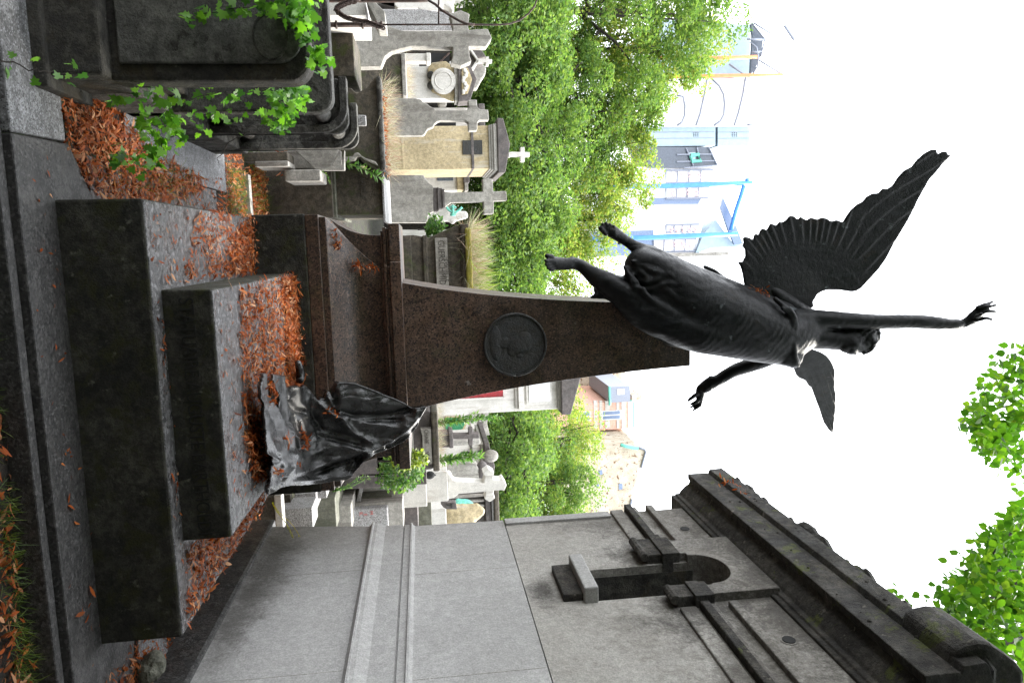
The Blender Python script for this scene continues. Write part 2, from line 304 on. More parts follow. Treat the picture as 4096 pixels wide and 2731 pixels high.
# wet top sheet of the base block, colour raised for sky reflection
build('base_top', MB().box(-.245, 1.837, 3.575, 5.69, .36, .370), M_wetsheen, T, .006)
ts = build('tomb_slab', MB().add([(.167, 3.697, .36), (1.41, 3.697, .36), (1.41, 5.8, .36), (.167, 5.8, .36), (.172, 3.697, .597), (1.408, 3.697, .597), (1.41, 5.8, .648), (.165, 5.8, .648)],
      [(3, 2, 1, 0), (0, 1, 5, 4), (1, 2, 6, 5), (2, 3, 7, 6), (3, 0, 4, 7), (4, 5, 6, 7)]), M_dark, T, .01)
build('slab_top', MB().add([(.178, 3.705, .59), (1.402, 3.705, .59), (1.40, 5.69, .642), (.172, 5.69, .642), (.178, 3.705, .601), (1.402, 3.705, .601), (1.40, 5.69, .6505), (.172, 5.69, .6505)],
      [(3, 2, 1, 0), (0, 1, 5, 4), (1, 2, 6, 5), (2, 3, 7, 6), (3, 0, 4, 7), (4, 5, 6, 7)]), M_wetsheen, T, .004)  # wet slab top, sky sheen partly put into its lighter colour
build('inscription', text_mesh('STATUAIRE AUGUSTE BARTHOLDI', .098, .205, 3.6965, .445, .0025, spacing=1.0, sx=.78), M_ink, ts)
build('plinth', MB().box(-.268, 1.858, 5.70, 7.0, .34, .756), M_dark, T, .012)
build('fascia', MB().box(-.262, 1.852, 5.705, 6.98, .756, .853), M_red, T, .006)
build('step_fascia', MB().box(-.243, 1.833, 5.735, 6.95, .853, .903), M_red, T, .005)
# flared centre (hipped concave sides) in front of a wider wing body
mb = MB(); n = 14
for i in range(n+1):
    t = i/n; z = .903+t*(1.29-.903); q = sin(t*pi/2); k = 1-cos(t*pi/2)
    hw = 1.03-.40*(q*.35+t*.65); yf = 5.745+.27*(1-(1-t)**2.1)
    for p in ((CX-hw, yf), (CX+hw, yf), (CX+hw, 6.9), (CX-hw, 6.9)): mb.v.append((p[0], p[1], z))
for i in range(n):
    for k in range(4): mb.f.append((i*4+k, i*4+(k+1) % 4, i*4+4+(k+1) % 4, i*4+4+k))
mb.f.append((0, 3, 2, 1)); mb.f.append((n*4, n*4+1, n*4+2, n*4+3))
build('flared_centre', mb, M_red, T, .004)
mb = MB()
pr = [(-1.035, .903)]+[(-1.035+.135*(1-(1-i/10)**2.4), .903+.385*i/10) for i in range(1, 11)]
mb.prism([(CX+x, z) for x, z in pr]+[(CX-x, z) for x, z in reversed(pr)], 1, 6.02, 6.88)
build('flared_wing', mb, M_red, T, .004)
mb = MB()
for z0, z1, e in ((1.288, 1.306, .0), (1.306, 1.33, .03), (1.33, 1.352, .02), (1.352, 1.44, .055)):
    mb.box(CX-.93-e, CX+.93+e, 5.965-e, 6.9+e, z0, z1-.001)
    mb.box(CX-.635-e, CX+.635+e, 5.9-e, 6.3, z0+.001, z1+.0005)
build('ledge', mb, M_red, T, .006)
# pylon: front outline curved and tapering, flat face, side faces visible
mb = MB(); prof = []
for i in range(17):
    t = i/16; z = 1.44+t*(3.83-1.44); hw = .492-.155*(1-(1-t)**2.1)-.07*t**1.2+.03*(1-t)**6
    prof.append((hw, z))
n = len(prof)
for hw, z in prof:
    t = (z-1.44)/2.4; d0 = 5.965+.05*t; d1 = 6.75-.12*t
    for p in ((CX-hw, d0), (CX+hw, d0), (CX+hw, d1), (CX-hw, d1)): mb.v.append((p[0], p[1], z))
for i in range(n-1):
    for k in range(4): mb.f.append((i*4+k, i*4+(k+1) % 4, i*4+4+(k+1) % 4, i*4+4+k))
mb.f.append((0, 3, 2, 1)); mb.f.append((n*4-4, n*4-3, n*4-2, n*4-1))
build('pylon', mb, M_red, T, .004)
# bronze medallion with profile head in low relief
mc = at(DP, 1182, 790, 5.98); mr = .258
md = build('medallion', MB().disc((mc[0], mc[2]), mr, 5.935, 6.02, 56), M_medal, T, .008)
mb = MB(); rr = mr-.008
for k in range(56):
    a = 2*pi*k/56; b = 2*pi*(k+1)/56
    for r, y in ((rr, 5.93), (rr-.016, 5.925)): pass
mb.tube([(mc[0]+rr*cos(2*pi*k/56), 5.932, mc[2]+rr*sin(2*pi*k/56)) for k in range(57)], .011, 6)
build('rim', mb, M_medal, md, smooth=True)
mb = MB()
def rel(dx, dz, rx, rz, d=.02): mb.ball((mc[0]+dx, 5.937, mc[2]+dz), (rx, d*.5, rz), 18, 10)
rel(0, .03, .085, .11, .03); rel(-.035, .07, .075, .07, .028); rel(.06, -.03, .035, .035); rel(.09, .035, .022, .03); rel(-.02, -.09, .05, .08, .02); rel(-.02, -.16, .15, .05, .02)
build('portrait_relief', mb, M_medal, md, smooth=True)
# ================================================================ VOXEL SCULPTING HELPERS
def relax(V, E, wt, it):
    n = len(V); i, j = E[:, 0], E[:, 1]; deg = np.bincount(i, minlength=n)+np.bincount(j, minlength=n)
    for _ in range(it):
        S_ = np.stack([np.bincount(i, V[j, k], n)+np.bincount(j, V[i, k], n) for k in range(3)], 1)/deg[:, None]; V = V+(S_-V)*wt[:, None]*.6
    return V
def sculpt(mb, vox, name, post=None, smooth_it=4, mask=None):
    me = bpy.data.meshes.new(name); me.from_pydata(mb.v, [], mb.f)
    bm = bmesh.new(); bm.from_mesh(me); bmesh.ops.recalc_face_normals(bm, faces=bm.faces); bm.to_mesh(me); bm.free()
    o = bpy.data.objects.new('tmp', me); COL.objects.link(o)
    r = o.modifiers.new('r', 'REMESH'); r.mode = 'VOXEL'; r.voxel_size = vox
    s = o.modifiers.new('s', 'SMOOTH'); s.iterations = smooth_it; s.factor = .5
    dg = bpy.context.evaluated_depsgraph_get(); m2 = bpy.data.meshes.new_from_object(o.evaluated_get(dg)); m2.name = name
    bpy.data.objects.remove(o); bpy.data.meshes.remove(me)
    if mask:
        n = len(m2.vertices); V = np.empty(n*3, np.float32); m2.vertices.foreach_get('co', V); V = V.reshape(-1, 3).astype(float)
        E = np.empty(len(m2.edges)*2, np.int32); m2.edges.foreach_get('vertices', E); V = relax(V, E.reshape(-1, 2), mask(V), 60)
        m2.vertices.foreach_set('co', V.astype(np.float32).ravel()); m2.update()
    if post:
        n = len(m2.vertices); V = np.empty(n*3, np.float32); m2.vertices.foreach_get('co', V); V = V.reshape(-1, 3)
        Nn = np.empty(n*3, np.float32); m2.vertices.foreach_get('normal', Nn); Nn = Nn.reshape(-1, 3)
        V2 = post(V.astype(float), Nn.astype(float)); m2.vertices.foreach_set('co', V2.astype(np.float32).ravel()); m2.update()
    return m2
def px_of(V):
    q = V-CAM; z = q@Fv
    return 2048+FPX*(q@U2)/z, 1365.5+FPX*(q@R2)/z
def segdist(X, Y, pl):
    best = np.full(X.shape, 1e9)
    for (x0, y0), (x1, y1) in zip(pl[:-1], pl[1:]):
        dx, dy = x1-x0, y1-y0; t = np.clip(((X-x0)*dx+(Y-y0)*dy)/(dx*dx+dy*dy+1e-9), 0, 1)
        best = np.minimum(best, np.hypot(X-x0-t*dx, Y-y0-t*dy))
    return best
K_ = .8486/FPX                                   # one unit of the measured crop, per metre of distance
# ================================================================ BRONZE ANGEL
AG = thing('angel_statue', 'dark bronze winged angel flying up past the pylon top with one arm raised', 'statue', (.4, 5.7, 3.0))
def chain(mb, pts, flat=1.0, n=20, sub=4, c=cA, k=.8486):
    # pts: (cx, cy, depth, radius in crop units) -> smooth tapered limb with round ends
    P = [at(c, p[0], p[1], p[2]) for p in pts]; R = [p[3]*k*p[2]/FPX for p in pts]; Q = []; RR = []
    for i in range(len(P)-1):
        p0, p1, p2, p3 = P[max(i-1, 0)], P[i], P[i+1], P[min(i+2, len(P)-1)]
        for s in range(sub):
            t = s/sub; Q.append(.5*((2*p1)+(-p0+p2)*t+(2*p0-5*p1+4*p2-p3)*t*t+(-p0+3*p1-3*p2+p3)*t**3)); RR.append(R[i]*(1-t)+R[i+1]*t)
    Q.append(P[-1]); RR.append(R[-1])
    d0 = Q[0]-Q[1]; d0 /= np.linalg.norm(d0); d1 = Q[-1]-Q[-2]; d1 /= np.linalg.norm(d1)
    Q = [Q[0]+d0*RR[0]*.95, Q[0]+d0*RR[0]*.6]+Q+[Q[-1]+d1*RR[-1]*.6, Q[-1]+d1*RR[-1]*.95]
    RR = [RR[0]*.3, RR[0]*.8]+RR+[RR[-1]*.8, RR[-1]*.3]
    mb.tube(Q, RR, n, flat)
mb = MB()
# dress and trunk
chain(mb, [(555, 672, 5.80, 95), (640, 735, 5.78, 130), (750, 806, 5.76, 150), (860, 868, 5.74, 160), (980, 913, 5.72, 154), (1100, 955, 5.70, 138), (1200, 990, 5.70, 132), (1280, 985, 5.70, 112), (1350, 950, 5.70, 78)], .85, 26)
chain(mb, [(520, 640, 5.86, 42), (580, 620, 5.84, 52), (680, 690, 5.82, 82), (800, 750, 5.80, 88), (930, 805, 5.80, 92), (1080, 865, 5.80, 92), (1220, 915, 5.80, 84)], .9, 22)      # covered left leg and flank
chain(mb, [(600, 880, 5.72, 92), (700, 935, 5.70, 98), (820, 975, 5.68, 104), (950, 1000, 5.67, 100), (1080, 1030, 5.66, 92), (1190, 1060, 5.66, 76), (1262, 1092, 5.65, 55)], .9, 22)      # thigh, belly, breast
chain(mb, [(1240, 1100, 5.62, 48), (1262, 1118, 5.60, 32)], 1)
# bare right leg and foot
chain(mb, [(118, 648, 5.72, 24), (150, 652, 5.76, 33), (190, 655, 5.80, 32), (232, 652, 5.84, 30), (262, 662, 5.84, 31), (300, 690, 5.82, 37), (345, 722, 5.80, 50), (400, 752, 5.78, 60), (450, 790, 5.77, 68), (505, 835, 5.75, 78), (560, 880, 5.74, 86), (640, 915, 5.72, 96)], .95)
chain(mb, [(228, 640, 5.88, 22), (218, 626, 5.93, 14)], 1)                                       # heel
for p in (((125, 622, 5.72, 15), (103, 618, 5.70, 12)), ((122, 640, 5.70, 11), (98, 640, 5.67, 9)), ((122, 655, 5.70, 11), (99, 658, 5.67, 8.5)), ((128, 668, 5.70, 10), (107, 675, 5.67, 8)), ((136, 678, 5.71, 9), (120, 686, 5.68, 7.5))): chain(mb, p, 1, 12)
# left foot and ankle
chain(mb, [(388, 490, 5.80, 24), (415, 505, 5.82, 32), (445, 525, 5.85, 30), (482, 550, 5.88, 27), (530, 580, 5.88, 32), (590, 612, 5.88, 50)], .9)
chain(mb, [(455, 545, 5.92, 16), (440, 560, 5.95, 10)], 1)
for p in (((380, 512, 5.79, 13), (356, 486, 5.76, 12)), ((388, 492, 5.79, 9), (364, 466, 5.76, 8)), ((400, 484, 5.79, 9), (382, 463, 5.76, 8)), ((412, 484, 5.8, 8), (400, 468, 5.77, 7)), ((424, 488, 5.8, 8), (418, 476, 5.78, 7))): chain(mb, p, 1, 12)
# raised arm
chain(mb, [(1270, 930, 5.72, 74), (1350, 922, 5.70, 58), (1430, 918, 5.66, 48), (1520, 922, 5.63, 44), (1610, 925, 5.60, 40), (1700, 926, 5.58, 38), (1800, 925, 5.56, 37), (1880, 927, 5.54, 37), (1960, 934, 5.52, 33), (2020, 938, 5.50, 27), (2050, 938, 5.5, 23)], 1)
# raised hand (own crop)
kH = .12755
def chH(p, flat=1, n=12): p = [(a, b, c, max(r*1.5, 47) if r < 75 else r) for a, b, c, r in p]; chain(mb, p, flat, n, 3, cH, kH)
chH([(550, 1140, 5.5, 165), (760, 1140, 5.5, 160), (960, 1060, 5.49, 180), (1130, 940, 5.48, 215), (1290, 790, 5.47, 200), (1400, 690, 5.46, 150)], .55, 16)
chH([(1280, 640, 5.46, 62), (1450, 560, 5.45, 52), (1600, 510, 5.45, 40), (1725, 440, 5.46, 24)])
chH([(1380, 640, 5.45, 62), (1540, 600, 5.43, 50), (1700, 585, 5.42, 36), (1815, 560, 5.42, 24)])
chH([(1350, 800, 5.45, 66), (1510, 745, 5.43, 48), (1660, 740, 5.42, 38), (1810, 755, 5.42, 24)])
chH([(1200, 1000, 5.45, 66), (1380, 985, 5.42, 48), (1530, 955, 5.40, 38), (1695, 1000, 5.40, 20)])
chH([(1260, 900, 5.42, 60), (1330, 870, 5.38, 45), (1380, 830, 5.36, 35)])                         # thumb folded to the palm
# lowered arm behind the breast, and its hand
chain(mb, [(1190, 1075, 5.86, 46), (1120, 1110, 5.9, 40), (1050, 1135, 5.93, 37), (985, 1158, 5.95, 34), (920, 1196, 5.97, 31), (870, 1228, 5.97, 26), (845, 1242, 5.97, 24)], 1)
def chL(p, flat=1, n=12): p = [(a, b, c, max(r*1.15, 38) if r < 80 else r) for a, b, c, r in p]; chain(mb, p, flat, n, 3, cL, .1148)
chL([(1300, 190, 5.97, 210), (1040, 380, 5.97, 200), (900, 520, 5.97, 190), (880, 700, 5.97, 165), (860, 880, 5.97, 130), (860, 1000, 5.97, 100)], .7, 16)
chL([(800, 640, 5.96, 75), (640, 740, 5.95, 62), (520, 830, 5.95, 55), (460, 900, 5.95, 34)])
chL([(800, 900, 5.96, 75), (680, 970, 5.95, 68), (560, 1010, 5.95, 42)])
chL([(800, 980, 5.98, 60), (680, 1050, 5.98, 50), (545, 1120, 5.98, 28)])
chL([(880, 1040, 5.97, 62), (780, 1120, 5.96, 50), (640, 1225, 5.96, 30)])
# neck and head
chain(mb, [(1370, 1000, 5.70, 62), (1430, 1008, 5.68, 55), (1485, 1014, 5.66, 50), (1540, 1012, 5.66, 60)], 1)
def hb(x, y, d, rx, ry, rz): mb.ball(at(cA, x, y, d), (ry*K_*5.65, rx*K_*5.65, rz*K_*5.65), 20, 14)
hb(1586, 998, 5.68, 75, 72, 78); hb(1568, 1028, 5.63, 55, 48, 74); hb(1532, 1052, 5.615, 34, 34, 26); hb(1545, 1030, 5.62, 50, 42, 48)
hb(1632, 1026, 5.61, 34, 34, 26); hb(1572, 1062, 5.60, 14, 15, 14); hb(1598, 1066, 5.585, 14, 17, 13); hb(1557, 1074, 5.59, 12, 13, 8); hb(1545, 1073, 5.592, 12, 12, 7)
hb(1580, 1020, 5.575, 22, 26, 20); hb(1610, 1062, 5.59, 11, 10, 16); hb(1636, 985, 5.70, 60, 58, 32); hb(1600, 955, 5.74, 60, 42, 62); hb(1570, 945, 5.78, 50, 40, 40)
chain(mb, [(1596, 1078, 5.585, 8), (1620, 1068, 5.575, 9), (1642, 1048, 5.575, 10), (1652, 1015, 5.59, 12)], 1, 10)
hb(1518, 1040, 5.62, 34, 38, 40); hb(1540, 1060, 5.60, 24, 26, 24)
hb(1530, 955, 5.75, 70, 40, 40); hb(1480, 975, 5.74, 70, 40, 40)
# drapery: straps, folds, loose ends
def rope(pts, r): chain(mb, [(x, y, d, r) for x, y, d in pts], 1, 10, 3)
rope([(1180, 820, 5.62), (1215, 850, 5.58), (1255, 880, 5.56), (1275, 930, 5.555), (1268, 1000, 5.55), (1270, 1070, 5.55), (1285, 1130, 5.58)], 15)
rope([(1215, 865, 5.56), (1245, 890, 5.56), (1262, 930, 5.55), (1250, 1010, 5.54)], 12)
for sx, sy, ex, ey, r in ((500, 640, 900, 770, 10), (520, 690, 820, 850, 13), (560, 760, 930, 930, 9), (700, 960, 1080, 1010, 8)):
    mx_, my_ = (sx+ex)/2, (sy+ey)/2+14; rope([(sx, sy, 5.71), (mx_, my_, 5.625), (ex, ey, 5.60)], r)
rope([(480, 690, 5.72), (520, 730, 5.68), (560, 790, 5.64), (640, 860, 5.62), (760, 920, 5.60), (900, 960, 5.59)], 13)
rope([(470, 668, 5.74), (490, 700, 5.70), (505, 740, 5.68), (540, 790, 5.66)], 15)
rope([(400, 715, 5.86), (440, 720, 5.84), (500, 735, 5.78)], 18)
rope([(845, 668, 5.88), (890, 688, 5.88), (930, 716, 5.86), (965, 742, 5.84)], 14)
# cloud of drapery that ties the figure to the pylon
chain(mb, [(305, 812, 5.98, 9), (345, 806, 5.98, 17), (400, 808, 5.98, 22), (460, 850, 5.96, 34), (560, 920, 5.94, 50), (660, 985, 5.93, 42), (740, 1030, 5.93, 28), (790, 1052, 5.93, 13)], 1, 16)
chain(mb, [(330, 768, 6.0, 14), (350, 790, 6.0, 20), (400, 780, 5.96, 26), (460, 820, 5.94, 40)], 1, 14)
chain(mb, [(700, 990, 5.9, 60), (800, 1020, 5.9, 40), (870, 1048, 5.93, 12)], 1, 14)
for q in range(9): hb(430+q*42, 815+q*28, 5.93-.01*(q % 3), 18, 26, 22)
def angel_post(V, Nn):
    X, Y = px_of(V); a = (X-2100)/.8486; b = (Y-500)/.8486
    d = np.zeros(len(V)); front = np.clip(-Nn[:, 1]*1.5+.2, 0, 1)
    # eye socket
    e = np.hypot((a-1609)/17, (b-1024)/24); d -= .034*np.exp(-e**2*.9)*front
    # long shallow folds and casting ripple on the dress
    u = b-.34*a; wob = np.sin(a*.021+1.3)*9+np.sin(a*.0093+b*.013)*16
    fold = np.clip(np.sin((u+wob)*.034)+.35*np.sin((u+wob*1.7)*.083+1.1)-.25, -1, 1)
    d += np.exp(-((a-600)/150)**2)*(b > 570)*fold*.010*front
    cr_ = np.sin(a*.045+b*.02+np.sin(b*.05)*2)*np.sin(b*.06-a*.018+np.sin(a*.04)*1.6)
    d += np.exp(-((a-600)/95)**2-((b-745)/75)**2)*cr_*.014*front
    d += .0012*np.sin(V[:, 0]*70+V[:, 2]*31+np.sin(V[:, 2]*23)*2)*np.cos(V[:, 1]*60+V[:, 2]*47)
    h = (a > 1585) & (a < 1690) & (b > 962) & (b < 1060) & (np.hypot(a-1609, b-1024) > 34)
    d += h*.0028*np.sin(a*.2+b*.12+np.sin(b*.11)*1.5)
    return V+Nn*d[:, None]
def body_mask(V):
    X, Y = px_of(V); a = (X-2100)/.8486; b = (Y-500)/.8486
    m = np.ones(len(V)); m[(a > 2030)] = .0; m[(a < 150) | ((a < 430) & (b < 530))] = .05; m[(a > 1450) & (b > 940)] = .14; m[(a < 880) & (b > 1180)] = .0
    m[(a > 1150) & (a < 1300) & (b > 800)] *= .35; return m
build('body', sculpt(mb, .0052, 'body', angel_post, 2, body_mask), M_bronze, AG, smooth=True)
# wings: outline, thickness, feathers
def wing(name, pts, dep, th, root, ang, side=1, c=cA):
    """outline in crop units -> closed slab following depth function dep(a,b), then feather relief"""
    step = 7.0; P = np.array(pts, float); lo = P.min(0); hi = P.max(0)
    a = np.arange(lo[0], hi[0], step); b = np.arange(lo[1], hi[1], step); A_, B_ = np.meshgrid(a, b)
    ins = np.zeros(A_.shape, bool); n = len(P)
    for i in range(n):
        x0, y0 = P[i]; x1, y1 = P[(i+1) % n]
        cnd = ((y0 > B_) != (y1 > B_)); xi = (x1-x0)*(B_-y0)/((y1-y0) if y1 != y0 else 1e-9)+x0
        ins ^= cnd & (A_ < xi)
    mb = MB()
    bm = bmesh.new(); vs = [bm.verts.new((p[0], p[1], 0)) for p in pts]; f = bm.faces.new(vs)
    bmesh.ops.triangulate(bm, faces=[f]); 
    for _ in range(5): 
        es = [e for e in bm.edges if e.calc_length() > 26]
        if es: bmesh.ops.subdivide_edges(bm, edges=es, cuts=1); bmesh.ops.triangulate(bm, faces=bm.faces[:])
    bm.verts.index_update(); F = [[v.index for v in f.verts] for f in bm.faces]; vv = [(v.co.x, v.co.y) for v in bm.verts]
    edges = [(e.verts[0].index, e.verts[1].index) for e in bm.edges if len(e.link_faces) == 1]; bm.free(); n = len(vv)
    fr = [at(c, x, y, dep(x, y)-th) for x, y in vv]; bk = [at(c, x, y, dep(x, y)) + np.array([0, th, 0]) for x, y in vv]
    mb.add(fr+bk, [tuple(f) for f in F]+[tuple(i+n for i in reversed(f)) for f in F]+[(i, j, j+n, i+n) for i, j in edges])
    def post(V, Nn):
        X, Y = px_of(V); a = (X-2100)/.8486; b = (Y-500)/.8486
        return V+Nn*(ang(a, b)*np.clip(abs(Nn[:, 1])*1.4-.3, 0, 1))[:, None]
    m = sculpt(mb, .0075, name, post, 3)
    return m
W1 = [(1300, 880), (1362, 858), (1358, 832), (1378, 800), (1400, 785), (1425, 777), (1480, 777), (1540, 786), (1562, 783), (1585, 770), (1620, 732), (1668, 680), (1705, 628), (1742, 556), (1772, 505), (1806, 450), (1826, 412), (1850, 360), (1880, 306), (1905, 260), (1940, 222), (1972, 182), (1990, 165), (2011, 143), (1990, 138), (1993, 130), (1984, 124), (1970, 124), (1952, 135), (1944, 134), (1944, 120), (1932, 114), (1914, 117), (1880, 136), (1850, 164), (1826, 196), (1817, 200), (1790, 214), (1760, 245), (1735, 285), (1708, 302), (1690, 298), (1665, 322), (1640, 322), (1612, 338), (1592, 362), (1570, 372), (1540, 398), (1518, 428), (1500, 458),
      (1482, 452), (1470, 447), (1452, 453), (1438, 452), (1424, 440), (1398, 436), (1380, 445), (1362, 440), (1350, 436), (1330, 448), (1316, 442), (1300, 432), (1288, 446), (1270, 430), (1250, 427), (1232, 448), (1214, 458), (1200, 456), (1186, 474), (1160, 462), (1148, 482), (1140, 496), (1122, 486), (1108, 500), (1104, 520), (1090, 512), (1080, 522), (1078, 545), (1062, 532), (1040, 526), (1028, 532), (1032, 556), (1026, 570), (1040, 588), (1040, 622), (1030, 632), (1034, 645), (1003, 644), (1018, 668), (1028, 704), (1032, 735), (1040, 775), (1120, 822), (1200, 860)]
def dep1(a, b): t = np.hypot(a-1200, b-860)/900; return 5.83+.05*t-.28*max(0, t-.25)**1.3+.00006*(a-1300)
def saw(x): f = x-np.floor(x); return np.where(f < .86, f/.86, (1-f)/.14)-.5
def f1(a, b):
    # overlapping feathers: long primaries towards the tip, shorter secondaries and small coverts near the arm
    th = np.arctan2(b-900, a-1330); r = np.hypot(a-1330, b-900)
    sec = saw(th*11.5+np.sin(th*9)*.35+np.sin(r*.012)*.15)*np.clip((r-330)/60, 0, 1)*np.clip((1620-a)/80, 0, 1)
    v = ((a-1560)*.62+(b-560)*.78); pri = saw(v*.0165+np.sin((a-b)*.006)*.3)*np.clip((a-1560)/80, 0, 1)
    row = np.floor(r/58+np.sin(th*3)*.25); cov = saw(r/58+np.sin(th*3)*.25+.16*np.abs(np.sin(th*26+row*1.7)))*.8*np.clip((370-r)/60, 0, 1)
    return .0048*(sec+pri+cov*.35)
build('large_wing', wing('large_wing', W1, dep1, .017, None, f1), M_bronze, AG, smooth=True)
W2 = [(1262, 1130), (1274, 1160), (1282, 1180), (1296, 1194), (1310, 1198), (1325, 1205), (1340, 1230), (1352, 1236), (1362, 1262), (1376, 1300), (1390, 1336), (1402, 1375), (1412, 1404), (1425, 1422), (1436, 1440), (1448, 1448), (1456, 1446), (1458, 1400), (1463, 1360), (1466, 1310), (1467, 1268), (1460, 1240), (1462, 1190), (1463, 1160), (1452, 1130), (1438, 1104), (1420, 1085), (1396, 1070), (1340, 1050), (1280, 1080)]
def dep2(a, b): return 6.05+.0011*(b-1100)
def f2(a, b): return .0065*saw((a-1270-(b-1100)*.42+np.sin(b*.03)*5)*.028)*np.clip((b-1120)/80, 0, 1)
build('small_wing', wing('small_wing', W2, dep2, .02, None, f2), M_bronze, AG, smooth=True)
mb = MB()
for k in range(8):
    x = 1150+k*28; y = 770+k*18
    chain(mb, [(x, y, 5.86, 30), (x+50, y+40, 5.84, 42)], 1, 10, 2)
build('wing_root', sculpt(mb, .014, 'wing_root', None, 3), M_bronze, AG, smooth=True)
# ================================================================ BRONZE DRAPERY HEAPED OVER THE SLAB AND PEDESTAL
OUT = [(1820, 452), (1790, 455), (1745, 468), (1690, 470), (1610, 420), (1540, 385), (1400, 330), (1300, 285), (1200, 248), (1100, 212), (1000, 200), (925, 198), (890, 222), (872, 300), (862, 380), (840, 300), (800, 290), (775, 330), (770, 372), (725, 368), (700, 392), (640, 320), (560, 228), (535, 240), (520, 262), (480, 245), (400, 258), (356, 262), (346, 136), (290, 134), (230, 122), (226, 190), (262, 300), (300, 400), (282, 470), (240, 420), (190, 330), (176, 200), (174, 118), (124, 116), (100, 250), (96, 370), (122, 430), (128, 600), (140, 760), (158, 870), (168, 960), (200, 990), (210, 1060), (190, 1150), (196, 1240), (165, 1330), (175, 1390), (215, 1380), (320, 1316), (420, 1296), (540, 1292), (700, 1276), (800, 1262), (870, 1246), (1000, 1236), (1042, 1215), (1080, 1160), (1130, 1095), (1180, 1040), (1230, 1000), (1280, 970), (1400, 930), (1500, 890), (1600, 838), (1680, 780), (1720, 720), (1760, 650), (1770, 580), (1800, 530), (1828, 470)]
FOLD = [  # polyline, half width, height (towards viewer)
 ([(1810, 470), (1740, 580), (1640, 690), (1480, 810), (1330, 890), (1190, 960)], 40, .05), ([(1760, 610), (1650, 740), (1500, 850), (1300, 940)], 20, -.03),
 ([(1710, 510), (1690, 600), (1600, 660)], 45, .05), ([(1650, 500), (1400, 545), (1100, 550), (900, 520)], 26, -.05), ([(1560, 690), (1300, 650), (1060, 590), (860, 560)], 42, .04),
 ([(1560, 600), (1380, 600), (1150, 610)], 18, -.035), ([(1600, 480), (1300, 400), (1000, 360), (880, 380)], 90, .035), ([(930, 590), (1030, 710), (1160, 790), (1250, 830)], 30, .04),
 ([(560, 260), (640, 380), (760, 480), (900, 600), (1000, 690)], 38, .045), ([(600, 320), (560, 480), (600, 620), (680, 760), (660, 900)], 30, .04), ([(640, 520), (760, 700), (1000, 760), (1150, 810)], 22, -.03),
 ([(1150, 880), (900, 800), (700, 760)], 22, -.03), ([(1150, 930), (1000, 960), (800, 1050), (620, 1130), (460, 1170)], 36, .045), ([(1140, 900), (960, 880), (760, 900), (560, 1000)], 34, .03),
 ([(1110, 1010), (950, 1060), (760, 1130), (500, 1190)], 20, -.04), ([(1230, 990), (1120, 1080), (1050, 1180), (900, 1200), (700, 1230), (450, 1250)], 34, .045), ([(1170, 960), (1110, 1060), (1060, 1150)], 14, -.04),
 ([(345, 150), (350, 300), (370, 450), (390, 580), (430, 700), (440, 850), (460, 1000), (430, 1100), (350, 1200)], 20, .05), ([(390, 340), (405, 500), (400, 640), (470, 760), (500, 900)], 10, -.05),
 ([(480, 250), (500, 400), (560, 500), (520, 600), (560, 720)], 34, .05), ([(420, 420), (470, 500), (540, 520)], 26, -.05), ([(290, 140), (300, 300), (230, 420), (320, 560), (350, 660)], 30, .03), ([(200, 500), (260, 600), (300, 700), (280, 800)], 28, -.03),
 ([(150, 130), (160, 400), (160, 700), (230, 860), (300, 960), (320, 1060)], 34, .03), ([(430, 960), (420, 1050), (360, 1150), (300, 1250), (230, 1330)], 36, .05), ([(300, 980), (330, 1100), (320, 1250)], 18, -.05),
 ([(190, 980), (300, 1030), (240, 1080), (200, 1040)], 26, .04), ([(470, 560), (500, 680), (540, 800), (560, 900)], 20, -.04), ([(440, 720), (500, 800), (520, 900), (480, 980)], 22, .04), ([(200, 1130), (230, 1200), (200, 1300)], 24, .03),
 ([(780, 330), (830, 420), (930, 520), (1000, 570)], 20, .03), ([(870, 300), (880, 420), (870, 480)], 24, -.05), ([(1430, 870), (1440, 900)], 16, -.03), ([(1700, 740), (1690, 770)], 16, -.03)]
